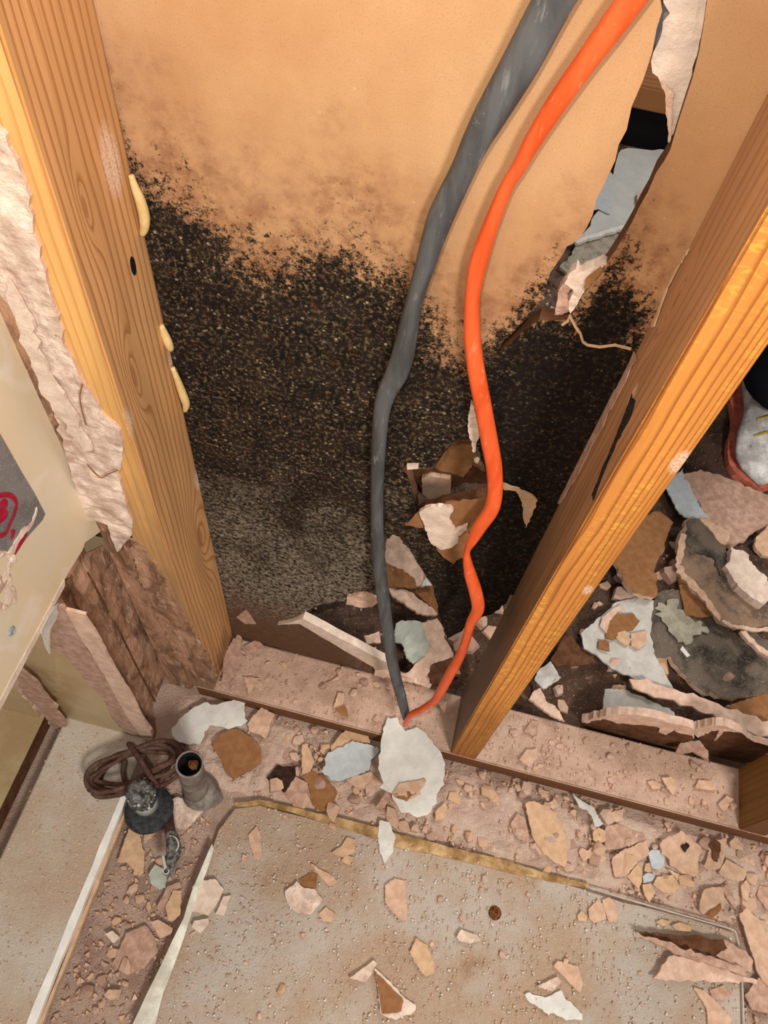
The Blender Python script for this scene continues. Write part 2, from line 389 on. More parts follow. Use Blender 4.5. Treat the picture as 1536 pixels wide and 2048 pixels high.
def board_material():
    m = NT('cream_painted_board', 0.3); x, y, z = m.sep()
    c = m.mix(m.ss(m.noise(6, 3, 0.5), 0.35, 0.7), col(232, 208, 168), col(226, 212, 186))
    sm = m.noise(1.0, 4, 0.6, m.comb(m.ma('MULTIPLY', x, 40.0), m.ma('ADD', m.ma('MULTIPLY', y, 22.0), m.ma('MULTIPLY', z, 12.0)), m.ma('MULTIPLY', m.ma('SUBTRACT', z, y), 9.0)), 0.6)
    c = m.mix(m.ss(sm, 0.54, 0.72, 0, 0.7), c, col(240, 226, 208))
    c = m.mix(m.ss(m.noise(130, 2, 0.5), 0.70, 0.74, 0, 0.7), c, col(232, 216, 196))
    m.color(c); m.bump(m.ma('ADD', sm, m.ma('MULTIPLY', m.noise(80, 3), 0.3)), 0.25, 0.002); m.b.inputs['Specular IOR Level'].default_value = 0.35
    return m.m
M['board'] = board_material()
def panel_material():
    m = NT('dusty_loose_panel', 0.8); x, y, z = m.sep()
    c = m.mix(m.ss(m.noise(7, 4, 0.6), 0.36, 0.62), col(198, 186, 172), col(186, 158, 132))
    c = m.mix(m.ss(m.noise(13, 5, 0.65), 0.58, 0.74, 0, 0.7), c, col(158, 114, 82))
    c = m.mix(m.ss(m.noise(120, 5, 0.75), 0.52, 0.7, 0, 0.6), c, col(212, 182, 156))
    c = m.mix(m.ss(m.noise(420, 3, 0.6), 0.60, 0.70, 0, 0.8), c, col(232, 206, 182))
    c = m.mix(m.ss(m.noise(34, 4, 0.7), 0.66, 0.78, 0, 0.5), c, col(120, 80, 52))
    m.color(c); m.bump(m.ma('ADD', m.noise(150, 5, 0.75), m.noise(420, 3)), 0.7, 0.004); return m.m
M['panel'] = panel_material()
def plate_left_material():
    m = NT('dusty_left_plate', 0.75)
    c = m.mix(m.ss(m.noise(8, 4, 0.6), 0.36, 0.66), col(204, 192, 174), col(192, 166, 140))
    c = m.mix(m.ss(m.noise(300, 3, 0.6), 0.60, 0.70, 0, 0.7), c, col(216, 198, 176))
    m.color(c); m.bump(m.ma('ADD', m.noise(150, 5, 0.7), m.noise(420, 3)), 0.6, 0.003); return m.m
M['plate_left'] = plate_left_material()
def floor_material():
    m = NT('dirty_subfloor', 0.95); x, y, z = m.sep()
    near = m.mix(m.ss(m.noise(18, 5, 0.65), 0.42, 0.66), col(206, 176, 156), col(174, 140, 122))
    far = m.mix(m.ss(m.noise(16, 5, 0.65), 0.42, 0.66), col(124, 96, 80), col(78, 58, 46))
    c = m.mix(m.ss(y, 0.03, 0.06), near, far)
    c = m.mix(m.ss(m.noise(120, 4, 0.7), 0.58, 0.72, 0, 0.7), c, col(176, 142, 122))
    c = m.mix(m.ss(m.noise(420, 3, 0.6), 0.64, 0.72, 0, 0.6), c, col(206, 174, 152))
    m.color(c); m.bump(m.ma('ADD', m.noise(110, 5, 0.75), m.noise(420, 3)), 0.9, 0.005); return m.m
M['floor'] = floor_material()

def kn(px, py, ax, v, o):      # a knot seen at a pixel of a face -> its place in the stud's own frame
    p = at(px, py, ax, v); return (p.x-o[0], p.y-o[1], p.z-o[2])
OL = (XL-0.038, 0.0, 0.038); OR = (XR, 0.0, 0.038)
kl = [kn(170, 415, 0, XL, OL), kn(268, 752, 0, XL, OL), kn(400, 1075, 0, XL, OL)]
DU = lambda px, py, ax, v, o, u, r: (kn(px, py, ax, v, o)[u], kn(px, py, ax, v, o)[2], r)
M['studL_side'] = wood('left_stud_side', (224, 168, 112), (152, 92, 46), 1, 120, [(kl[0][1], kl[0][2], .007, .030, 2.2), (kl[1][1], kl[1][2], .010, .05, 3.2), (kl[2][1], kl[2][2], .020, .075, 5.0)], grime=((74, 48, 32), 0.0, 0.12, 0.6), amt=0.65, dust=[DU(222, 325, 0, XL, OL, 1, .014), DU(345, 720, 0, XL, OL, 1, .009), DU(255, 850, 0, XL, OL, 1, .010), DU(395, 960, 0, XL, OL, 1, .010)])
M['studL_front'] = wood('left_stud_front', (238, 184, 112), (196, 126, 62), 0, 130, grime=((140, 108, 86), 0.12, 0.75, 0.9), amt=0.5)
kr = kn(1352, 600, 0, XR, OR)
M['studR_side'] = wood('right_stud_side', (190, 144, 104), (124, 84, 54), 1, 90, [(kr[1], kr[2], .008, .03, 2.5)], wob=1.6, amt=0.45, grime=((92, 76, 62), 0.25, 0.85, 0.8), dust=[DU(1265, 790, 0, XR, OR, 1, .006)])
M['studR_front'] = wood('right_stud_front', (230, 150, 72), (156, 86, 34), 0, 75, yellow=(246, 182, 74), wob=0.9, pw=4.0, dust=[DU(1360, 925, 1, 0.0, OR, 0, .007), DU(1175, 1180, 1, 0.0, OR, 0, .005)], grime=((110, 70, 34), 0.0, 0.35, 0.6), amt=0.8)
def lining_material():
    m = NT('torn_lining', 0.7); x, y, z = m.sep()
    v = m.comb(m.ma('MULTIPLY', x, 30.0), m.ma('MULTIPLY', y, 30.0), m.ma('MULTIPLY', z, 11.0))
    a = m.noise(1.0, 5, 0.65, v, 0.8); b = m.noise(2.3, 4, 0.7, v, 0.5)
    c = m.mix(m.ss(a, 0.36, 0.6), col(128, 92, 68), col(190, 146, 116))
    c = m.mix(m.ss(b, 0.55, 0.7, 0, 0.8), c, col(216, 184, 160))
    c = m.mix(m.ss(b, 0.42, 0.30, 0, 0.8), c, col(92, 68, 56))
    c = m.mix(m.ss(m.noise(300, 3, 0.6), 0.60, 0.72, 0, 0.5), c, col(214, 186, 166))
    m.color(c); m.bump(m.ma('ADD', a, b), 0.6, 0.006); return m.m
M['stud_grimy'] = lining_material()
M['stud_far'] = wood('third_stud', (140, 100, 48), (100, 66, 30), 1, 90, rough=0.6, amt=0.4)
M['far_wood'] = wood('ledge_wood', (176, 118, 72), (120, 76, 44), 1, 60)

M['patch'] = plain('bare_grey_beige_patch', (164, 156, 136), 22, 40, 0.9, 0.3, dark=(80, 72, 62))
M['foil'] = plain('blistered_black_cap', (112, 110, 102), 76, 150, 0.35, 0.9, dark=(24, 24, 22), spec=0.6)
M['bright_paint'] = plain('bright_white_edge', (246, 240, 228), 10, 40, 0.6, 0.2)
def jacket(name, base, dark, light, rough):
    m = NT(name, rough); x, y, z = m.sep()
    v = m.comb(m.ma('MULTIPLY', x, 55.0), m.ma('MULTIPLY', y, 55.0), m.ma('MULTIPLY', z, 9.0))
    a = m.noise(1.0, 4, 0.6, v, 0.6); b = m.noise(3.2, 4, 0.7, v)
    c = m.mix(m.ss(a, 0.35, 0.65), col(*dark), col(*base))
    c = m.mix(m.ss(b, 0.58, 0.74, 0, 0.7), c, col(*light))
    c = m.mix(m.ss(m.noise(520, 3, 0.7), 0.66, 0.72, 0, 0.6), c, col(*light))
    m.color(c); m.bump(b, 0.25, 0.0012); m.b.inputs['Specular IOR Level'].default_value = 0.35; return m.m
M['black'] = jacket('black_cable_jacket', (96, 96, 97), (70, 69, 68), (150, 148, 144), 0.5)
M['orange'] = jacket('orange_cable_jacket', (238, 102, 52), (222, 84, 36), (246, 150, 108), 0.36)
# ---------------------------------------------------------------- the setting
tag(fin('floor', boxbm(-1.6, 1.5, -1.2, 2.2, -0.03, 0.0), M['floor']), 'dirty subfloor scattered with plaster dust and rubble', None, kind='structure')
tag(fin('wall_far', boxbm(-1.6, 1.5, 2.08, 2.14, 0.0, 2.3), M['far_wall']), 'grey painted wall far behind the torn slit', None, kind='structure')
W = lambda k, s: on(k, s, 1, YW)
V3 = Vector
outer = W('p', '454,1262 520,1285 600,1308 680,1332 752,1356') + W('p', '700,1310 640,1268 592,1240 604,1226 640,1208 690,1202 746,1196 764,1172 769,1078 797,1055 830,1105 868,1160 884,1230 895,1274 925,1257 948,1232 985,1222 1012,1200 1022,1182')
zb = outer[-1].z
outer += [V3((0.012, YW, zb)), V3((0.012, YW, 1.24))]
outer += [at(1418, -110, 1, YW)] + W('T', '1172,0 1150,180 1120,300 1070,470 1000,720 945,900 915,970 875,1040 815,1150 750,1250 725,1330 640,1470 575,1590 520,1650 440,1750 375,1830 330,1910 240,1925 170,1925 60,1990 -20,2060 -105,2120')
outer += W('T', '-60,2050 60,1940 150,1830 200,1750 240,1640 300,1530 330,1480 400,1440 470,1290 560,1100 620,960 690,780 730,640 780,480 830,310 870,170 895,70 880,0') + [at(1312, -110, 1, YW)]
outer[-1].z = 1.24
outer = [V3((p.x, YW, min(p.z, 1.24))) for p in outer]
outer += [V3((-0.40, YW, 1.24)), V3((-0.40, YW, outer[0].z))]
hole = W('p', '800,931 836,938 862,932 880,915 893,890 915,877 948,881 955,905 972,945 1000,962 985,990 970,992 900,1004 850,1016 832,1026 828,990 818,950')
def wdisp(w):      # the torn edges stand off a little
    t = max(0.0, 1-abs(w.z-0.40)/0.22)*max(0.0, 1-abs(w.x+0.07)/0.11)
    return V3((0, -0.012*t, 0))
wall = slab('wall_back', outer, (0, -1, 0), 0.0125, [M['wall'], M['brown_dark']], holes=[hole], step=0.009, amp=0.0022, grid=0.02, disp=wdisp, loc=(0, YW, 0))  # torn edges coloured dark brown to paint in the shading of slit and crack
tag(wall, 'brown paper back of a wall sheet overgrown with black mould, torn open', None, kind='structure')
def wpart(name, mats, key, s, y=YW-0.001, th=0.006, label=None, **k):
    o = slab(name, on(key, s, 1, y), (0, -1, 0), th, mats, wall, **k)
    if label: o['label'] = label
    return o
wpart('exposed_gypsum', [M['gypsum_pale']], 'T', '895,-60 900,20 925,80 910,130 880,220 835,370 850,430 905,490 930,600 945,860 970,800 1050,600 1100,400 1150,190 1180,0 1185,-60', y=YW+0.006, th=0.008, bump=0.001, label='pale exposed gypsum along the slit')
wpart('torn_paper', [M['gypsum']], 'T', '905,480 925,520 975,560 960,620 955,800 945,860 930,690', y=YW+0.004, th=0.001, label='pink torn paper sliver')
wpart('exposed_gypsum', [M['gypsum_pale']], 'T', '330,1830 375,1750 320,1700 340,1640 390,1600 400,1640 470,1610 540,1580 560,1590 500,1680 440,1740 390,1830 350,1880', y=YW-0.002, th=0.008, bump=0.002, label='white gypsum crumbling below the slit')
wpart('exposed_gypsum', [M['chip_dusty']], 'T', '255,1890 280,1740 310,1700 380,1700 330,1760 345,1870 300,1900', y=YW-0.001, th=0.008, bump=0.002, label='dusty pink gypsum left of the white crumbled patch')
wpart('torn_paper', [M['brown']], 'T', '440,1680 530,1600 545,1620 480,1700 430,1750', y=YW-0.004, th=0.001)
tear = tube([at(1024+a/3, b/3, 1, YW-0.0012) for a, b in ((300, 1950), (335, 1925), (345, 1890), (380, 1960), (410, 2000), (425, 2050))]+[at(a, b, 1, YW-0.0012) for a, b in ((1175, 690), (1200, 694), (1230, 690), (1262, 698))], 0.0011, 5)
tag(fin('tear_edge', tear, M['chip_tan'], wall), 'thin tan tear line across the mould')
# pieces in and around the lower hole
wpart('torn_paper', [M['brown'], M['brown']], '5', '245,680 335,590 560,520 800,490 790,560 720,660 680,740 640,900 575,945 500,900 420,800 370,700', y=YW-0.016, th=0.001, curl=0.002, label='brown folded paper flap below the hole')
wpart('exposed_gypsum', [M['gypsum_pale']], '5', '335,600 390,560 545,560 570,590 540,620 540,660 580,720 665,690 660,720 600,760 600,810 560,830 480,855 415,810 380,720 350,640', y=YW-0.020, th=0.004, bump=0.001, label='cream gypsum scab on the folded flap')
wpart('torn_paper', [M['brown']], '5', '440,290 480,230 540,150 600,100 700,110 710,190 690,290 640,360 560,330 500,320', y=YW+0.030, th=0.003, label='brown paper hanging behind the hole')
wpart('torn_paper', [M['brown_dark']], '5', '245,310 350,300 500,320 640,350 700,270 800,330 800,400 640,400 540,450 360,480 290,420', y=YW+0.042, th=0.004, label='dark brown board behind the hole')
wpart('exposed_gypsum', [M['chip']], '5', '355,370 400,350 545,370 550,450 510,525 400,500 355,470', y=YW+0.036, th=0.006, label='pink gypsum lump behind the hole')
wpart('exposed_gypsum', [M['gypsum_pale']], 'p', '935,842 942,806 950,820 960,862 955,885 948,905 940,880', y=YW-0.004, th=0.005, bump=0.001)
wpart('exposed_gypsum', [M['gypsum_pale']], '5', '250,275 330,275 330,300 255,305', y=YW-0.003, th=0.003)
wpart('torn_paper', [M['chip_tan'], M['chip_tan']], '5', '905,395 1000,430 1090,470 1145,520 1130,560 1070,690 1040,610 1040,540 1000,450 910,440', y=YW-0.006, th=0.002, curl=0.002, label='pale curled paper sliver right of the orange cable')
wpart('exposed_gypsum', [M['gypsum_pale']], 'A', '340,296 420,280 470,262 490,258 910,480 990,520 1000,556 915,562 905,545 690,420 470,290 420,290', y=YW-0.006, th=0.012, bump=0.0006, step=0.012, amp=0.0008, label='pale broken gypsum edge running down to the plate')
wpart('exposed_gypsum', [M['gypsum']], 'A', '750,130 860,110 920,130 930,160 900,190 860,195 745,175', y=YW-0.004, th=0.006, bump=0.001, label='pink gypsum showing above the broken edge')
wpart('exposed_gypsum', [M['chip_dusty']], 'A', '95,250 150,205 210,290 150,290', y=YW-0.002, th=0.003)

# cream board of the left wall, cut off half way up
XB = -0.440
bpoly = [at(-4, 550, 0, XB), at(60, 690, 0, XB), at(100, 775, 0, XB), at(140, 880, 0, XB), at(168, 960, 0, XB), at(200, 1020, 0, XB), at(203, 1062, 0, XB), at(170, 1085, 0, XB), at(165, 1100, 0, XB), at(140, 1140, 0, XB), at(128, 1162, 0, XB), at(125, 1170, 0, XB)]
zb0 = 0.498
bpoly += [V3((XB, -0.30, zb0)), V3((XB, -0.75, zb0)), V3((XB, -0.75, 1.3)), V3((XB, 0.02, 1.3))]
lw = tag(slab('wall_left', bpoly, (1, 0, 0), 0.0127, [M['board'], M['gypsum_pale']], step=0.012, amp=0.0009, grid=0.03, loc=(XB, 0, 0)), 'glossy cream wall board with a grey label, cut off above the floor', None, kind='structure')
q = [at(125, 1168, 0, XB), at(150, 1125, 0, XB)]
tag(slab('gypsum_edge', [V3((XB+.0006, p.y, p.z)) for p in (at(128, 1158, 0, XB), at(129, 1172, 0, XB), V3((XB, -0.75, zb0-.001)), V3((XB, -0.75, zb0+.012)))], (1, 0, 0), 0.012, M['gypsum_pale'], lw, step=0.01, amp=0.0008), 'pale broken lower edge')
XK = XB+0.0008
lab = tag(slab('grey_label', on('L', '-400,-700 0,100 260,560 400,790 530,1040 500,1110 340,1290 170,1510 80,1480 0,1460 -500,1200', 0, XK), (1, 0, 0), 0.0006, M['label'], lw, step=0.02, amp=0.0), 'worn grey paper label')
def stroke(name, key, s, r, mat, parent, x=XK+0.0006):
    P = [tuple(p) for p in on(key, s, 0, x)]
    return fin(name, tube([V3(p) for p in spline(P, 5)], r, 6, rad2=0.0004, view=V3((5, 0, 0.5))), mat, parent)
for s, r in (('-40,840 60,818 140,835 190,900 185,990 150,1090 110,1170 85,1240 40,1285 -30,1310', .0022), ('-10,950 40,900 75,930 20,1000 -20,1030', .0026), ('-20,1080 50,1030 75,1050 30,1100 -30,1150', .0026), ('130,1290 145,1280 160,1290', .0042), ('170,1500 210,1440 260,1360 310,1270', .0026)):
    tag(stroke('red_marking', 'L', s, r, M['red_ink'], lab), 'red marker stroke')
tag(slab('plaster_smear', on('L', '100,1500 200,1330 270,1210 350,1170 385,1120 430,960 440,1000 395,1150 370,1200 300,1260 240,1340 170,1500', 0, XK+.001), (1, 0, 0), 0.0012, M['gypsum_pale'], lw, bump=0.001), 'white plaster smear over the label corner')
tag(slab('plaster_lump', on('L', '-150,1450 30,1480 90,1530 170,1510 190,1600 120,1680 130,1800 160,1900 180,1980 150,2060 60,2140 -150,2250', 0, XK), (1, 0, 0), 0.002, M['gypsum_rough'], lw, bump=0.004, grid=0.008), 'pinkish plaster lump below the label')
b = lathe([(0.0, 0.0), (0.0045, 0.0), (0.0045, 0.001), (0.003, 0.0022), (0.0012, 0.0016), (0, 0.0016)], 14, M=Matrix.Translation(at(22, 1262, 0, XB))@Matrix.Rotation(math.pi/2, 4, 'Y'))
tag(fin('screw_head', b, M['screw'], lw), 'small zinc screw head')

# ---------------------------------------------------------------- framing
def stud(name, o, size, side, front, label, group=None):
    e = tag(empty(name, o), label, 'stud', group)
    bm = boxbm(0, size[0], 0, size[1], 0, size[2], 0.0016, 2)
    for f in bm.faces: f.material_index = 1 if abs(f.normal.y) > 0.7 else 0
    p = fin('timber', bm, [side, front], e, o)
    return e
sL = stud('wall_stud', OL, (0.038, 0.089, 1.25), M['studL_side'], M['studL_front'], 'left knotty pine stud with glue beads, beside the cream board')
sR = stud('wall_stud', OR, (0.038, 0.089, 1.25), M['studR_side'], M['studR_front'], 'bright orange-fronted pine stud right of the two cables')
x3 = at(1477, 1663, 2, 0.038).x
sF = stud('wall_stud', (x3, 0.0, 0.038), (0.038, 0.089, 1.25), M['stud_far'], M['plate_wood'], 'dark stud foot at the far right end of the dusty plate')
# glue beads squeezed out behind the left stud
for P in ('262,350 270,375 280,400 288,430 289,455 284,470', '322,650 334,680 342,700', '345,735 355,760 366,790 372,808 370,822'):
    pp = [at(a, b_, 1, 0.082) for a, b_ in pts('p', P)]; n = len(pp)
    pp = [V3(a) for a in spline([tuple(p) for p in pp], 4)]; n = len(pp)
    tag(fin('glue_bead', tube(pp, [0.0018+0.0032*math.sin(math.pi*min(1, (i+1)/(n+1)*1.05))*(0.4+0.6*i/n) for i in range(n)], 10), M['foam'], sL, (0, 0, 0), True), 'cream glue bead')
tag(slab('plaster_smear', on('p', '255,1075 285,1090 325,1150 372,1240 412,1310 432,1350 428,1376 392,1362 350,1310 318,1240 280,1160', 1, -0.001), (0, -1, 0), 0.002, M['stud_grimy'], sL, step=0.006, amp=0.003, bump=0.0012, grid=0.008), 'grey plaster smear on the lower front')
hb = lathe([(0.0, 0.0), (0.0035, 0.0), (0.0035, 0.0004), (0, 0.0004)], 10, M=Matrix.Translation(at(266, 532, 0, XL+0.0002))@Matrix.Rotation(math.pi/2, 4, 'Y')@Matrix.Scale(2.4, 4, (1, 0, 0)))
tag(fin('nail_hole', hb, M['void'], sL), 'dark nail hole')
for s in ('1060,1490 1040,1510 960,1640 910,1740 880,1840 830,1950 850,1960 890,1830 940,1700 1000,1590',):
    tag(slab('paper_sliver', on('T', s, 0, XR-0.0015), (-1, 0, 0), 0.001, M['chip_tan'], sR), 'pale paper sliver')
tag(slab('paper_sliver', on('p', '1195,835 1240,760 1268,700 1272,712 1250,760 1205,850 1190,880 1150,955 1115,1010 1108,1005 1145,945', 0, XR-0.0015), (-1, 0, 0), 0.001, M['chip_dusty'], sR), 'dusty paper sliver')
tag(slab('mould_streak', on('p', '1262,790 1270,800 1262,830 1235,880 1215,925 1195,975 1186,1000 1183,990 1205,935 1228,880', 0, XR-0.0006), (-1, 0, 0), 0.0004, M['mould_black'], sR, amp=0.0018, step=0.004), 'black mould streak')
# bottom plate in two lengths between the studs, one board
bm = boxbm(-0.392, 0.56, 0.0, 0.089, 0.0, 0.038, 0.002, 2)
for f in bm.faces: f.material_index = 0 if f.normal.z > 0.7 else 1
pl = tag(fin('bottom_plate', bm, [M['plate_top'], M['plate_wood']]), 'dusty bottom plate under the studs, its front edge dark', 'timber plate')
# left wall: plate, two end studs and scraps
zl = 0.036
xe = at(235, 1640, 2, zl).x
lp = empty('bottom_plate', (xe-0.07, -0.4, 0)); tag(lp, 'broad dust-covered plate at lower left, white along its right edge', 'timber plate')
bm = boxbm(-0.128, -0.006, -0.8, 0.31, 0, zl, 0.002); bmesh.ops.translate(bm, vec=(0.07, 0, 0), verts=bm.verts[:])
fin('board', bm, M['plate_left'], lp, lp.location)
tag(slab('paint_edge', [V3((xe-.008, -0.172, zl+.0012)), V3((xe+.0005, -0.172, zl+.0012)), V3((xe+.0008, -1.1, zl+.0012)), V3((xe-.016, -1.1, zl+.0012))], (0, 0, 1), 0.010, M['bright_paint'], lp, step=0.012, amp=0.0016, bump=0.001), 'white painted edge')
tag(slab('raw_edge', [V3((xe+.0006, -0.172, zl-.010)), V3((xe+.0052, -0.172, zl-.010)), V3((xe+.0052, -1.1, zl-.010)), V3((xe+.0006, -1.1, zl-.010))], (0, 0, 1), 0.008, M['chip_tan'], lp, step=0.012, amp=0.0012), 'raw wood edge')
yp = at(300, 1480, 2, zl).y
xg = -0.4540
s1 = stud('wall_stud', (xg-0.089, yp+0.003, 0.0), (0.089, 0.038, 1.2), M['stud_grimy'], M['stud_grimy'], 'grimy left-wall stud below the torn cream board')
s2 = stud('wall_stud', (xg-0.089, yp+0.043, 0.0), (0.089, 0.038, 1.2), M['stud_grimy'], M['stud_grimy'], 'grimy stud squeezed between the left pine stud and its neighbour')
cp = stud('wall_stud', (-0.4420, 0.004, 0.0), (0.038, 0.085, 1.25), M['stud_grimy'], M['stud_grimy'], 'plaster-smeared corner stud left of the knotty pine stud')
# torn brown lining paper and residue on the grimy studs
yq = 0.0
pan = tag(slab('board_scrap', [V3((at(125, 1440, 2, zl).x-0.004, yp, zl)), V3((at(303, 1480, 2, zl).x, yp, zl)), V3((-0.4415, yp, 0.492)), V3((at(125, 1440, 2, zl).x-0.004, yp, 0.492))], (0, -1, 0), 0.013, [M['olive'], M['gypsum']], step=0.02, amp=0.0006), 'tan-faced board scrap standing on the left plate under the cream board', 'board')
dpoly = on('6', '520,260 560,250 720,580 900,880 1100,1200 1290,1470 1150,1440 1060,1350 960,1220 900,1080 820,1000 760,960 720,900 660,820 560,700 520,690 440,640 470,470', 1, yp-0.0008)
tag(slab('dust_film', dpoly, (0, -1, 0), 0.0006, M['chip_dusty'], pan, amp=0.002), 'grey dust film')
epoly = on('6', '530,150 620,130 690,280 860,540 1010,830 1180,1100 1330,1420 1320,1480 1280,1480 1100,1220 900,850 700,540 520,220', 1, yp-0.002)
epoly = [V3((p.x, p.y, min(p.z, 0.493))) for p in epoly]
tag(slab('gypsum_edge', epoly, (0, -1, 0), 0.003, M['gypsum'], pan, step=0.012, amp=0.001), 'pink broken gypsum edge')
yq2 = yp+0.002
sc2 = tag(slab('board_scrap', on('6', '-60,960 110,980 160,1020 240,1120 380,1260 430,1310 540,1400 480,1400 340,1360 -60,1300', 1, yp-0.01), (0, -1, 0), 0.012, [M['olive'], M['gypsum']]), 'small tan scrap at the lower left corner beyond the dark gap', 'board')
tag(slab('gypsum_edge', on('6', '110,870 160,800 220,860 340,980 450,1100 580,1280 570,1320 540,1400 420,1290 330,1180 200,1030', 1, yp-0.014), (0, -1, 0), 0.003, M['chip_dusty'], sc2, bump=0.001), 'pink broken gypsum edge')
# floor beyond the left wall
lb = boxbm(-1.3, xe-0.158, -1.1, 0.2, 0.0, 0.034)
for f in lb.faces: f.material_index = 0 if f.normal.z > 0.5 else 1
bmesh.ops.recalc_face_normals(lb, faces=lb.faces[:])
lb.normal_update()
for f in lb.faces: f.material_index = 0 if f.normal.z > 0.5 else 1
tag(fin('left_floor', lb, [M['olive'], M['brown_dark']]), 'tan vinyl floor beyond the dark gap at far left', 'floor covering')  # side faces coloured dark so the gap beside them looks shaded
def on_x(key, s, x): return on(key, s, 0, x)
xz = xg+0.0015
wp = tag(slab('lining_paper', on('6', '600,60 760,-180 900,-260 1080,-100 1180,20 1300,180 1400,520 1480,820 1450,1160 1400,1200 1330,1300 1180,1080 1010,820 860,540 700,300 640,130', 0, xz), (1, 0, 0), 0.0012, M['stud_grimy'], bump=0.003, bfreq=40, grid=0.012, amp=0.003), 'torn brown lining paper clinging to the grimy studs', 'paper')
for s in ('770,-20 860,150 950,330', '1000,400 1100,600 1250,900 1400,1180'):
    tag(fin('crease', tube([V3(p) for p in spline([tuple(p) for p in on('6', s, 0, xz+0.0015)], 4)], 0.0011, 6), M['brown_dark'], wp), 'dark rusty seam line')
tag(slab('hanging_scrap', on('6', '470,265 500,240 515,260 490,390 440,480 425,690 410,660 360,490', 0, XB+0.001), (1, 0, 0), 0.001, M['greywhite'], curl=0.002), 'grey strip of torn tape hanging under the cream board', 'paper')
# joint compound torn off along the inside corner
jc = tag(slab('joint_compound', on('p', '-40,230 8,270 30,320 52,372 70,470 88,540 105,600 130,690 165,765 212,838 240,862 246,920 236,950 250,1000 264,1050 262,1075 235,1105 225,1088 215,1050 190,1042 172,1040 158,1000 140,940 124,880 102,800 70,745 45,680 15,610 -15,548 -50,470', 1, -0.003), (0, -1, 0), 0.006, [M['gypsum_rough'], M['gypsum']], step=0.007, amp=0.0022, bump=0.0018, bfreq=90, grid=0.006), 'ragged pinkish joint compound in the left corner beside the pine stud', 'plaster')
tag(slab('bare_strip', on('p', '20,560 60,640 100,760 150,830 182,900 172,905 130,850 85,790 50,700 10,590', 1, -0.0095), (0, -1, 0), 0.003, M['gypsum_pale'], jc, bump=0.001), 'smooth white bead')
for s in ('175,930 200,955 215,948 236,940', '165,768 160,800 172,850'):
    tag(fin('crack', tube([V3(p) for p in spline([tuple(p) for p in on('p', s, 1, -0.0066)], 4)], 0.0006, 5), M['brown'], jc), 'dark crack')

# ---------------------------------------------------------------- loose panel in the foreground
zp = 0.012
ppoly = on('p', '425,1700 438,1660 470,1618 520,1612 600,1632 700,1660 800,1690 900,1706 1000,1730 1130,1768 1250,1805 1400,1843 1466,1866 1478,1900 1486,1960 1489,2060', 2, zp)
ppoly += [V3((ppoly[-1].x, -0.62, zp)), V3((-0.33, -0.62, zp)), at(272, 2050, 2, zp), at(300, 1990, 2, zp), at(330, 1930, 2, zp), at(352, 1885, 2, zp), at(375, 1838, 2, zp), at(392, 1785, 2, zp), at(408, 1745, 2, zp)]
def pdisp(w):
    return V3((0, 0, 0.012*max(0, 1-(w.x+0.33)/0.05)**2 if w.y < -0.16 else 0))
fp = tag(slab('loose_panel', ppoly, (0, 0, 1), 0.006, [M['panel'], M['yellow_edge']], step=0.02, amp=0.0012, grid=0.025, bump=0.0012, bfreq=25, disp=pdisp), 'large dusty loose panel lying on the floor in the foreground', 'panel')
lip = on('p', '427,1690 430,1700 410,1762 396,1800 380,1845 362,1900 330,1985 312,2060', 2, zp)+list(reversed(on('p', '421,1700 402,1745 386,1785 370,1838 347,1885 326,1930 296,1990 268,2050', 2, zp)))
tag(slab('curled_edge', [V3((p.x, p.y, zp+.013)) for p in lip], (0, 0, 1), 0.003, M['white_edge'], fp, amp=0.001, step=0.015, bump=0.001), 'white curled-up left edge')
ye = on('p', '470,1606 520,1600 600,1618 700,1640 800,1668 900,1694 1000,1718 1100,1748 1180,1768 1178,1776 1100,1764 1000,1740 900,1716 800,1696 700,1660 600,1630 520,1610 470,1614', 2, zp+0.002)
tag(slab('yellow_edge', ye, (0, 0, 1), 0.003, M['yellow_edge'], fp, amp=0.0015, step=0.012, bump=0.0008), 'yellowed raised back edge')
tr = [V3(p) for p in spline([tuple(p) for p in on('p', '1180,1776 1250,1797 1330,1820 1400,1840 1462,1858 1472,1868 1478,1890', 2, zp+0.004)], 4)]
tag(fin('metal_trim', tube(tr, 0.0013, 6), M['wire'], fp), 'thin bright trim strip')
tr = [V3(p) for p in spline([tuple(p) for p in on('p', '1484,1962 1486,2000 1488,2080', 2, zp+0.004)], 4)]
tag(fin('metal_trim', tube(tr, 0.0013, 6), M['wire'], fp), 'thin bright trim strip')
sh = lathe([(0.0, 0.0), (0.009, 0.0), (0.008, 0.003), (0.004, 0.0045), (0.003, 0.003), (0, 0.003)], 14, M=Matrix.Translation(at(990, 1826, 2, zp+0.001)))
tag(fin('screw_head', sh, M['rust'], fp), 'rusty screw head')

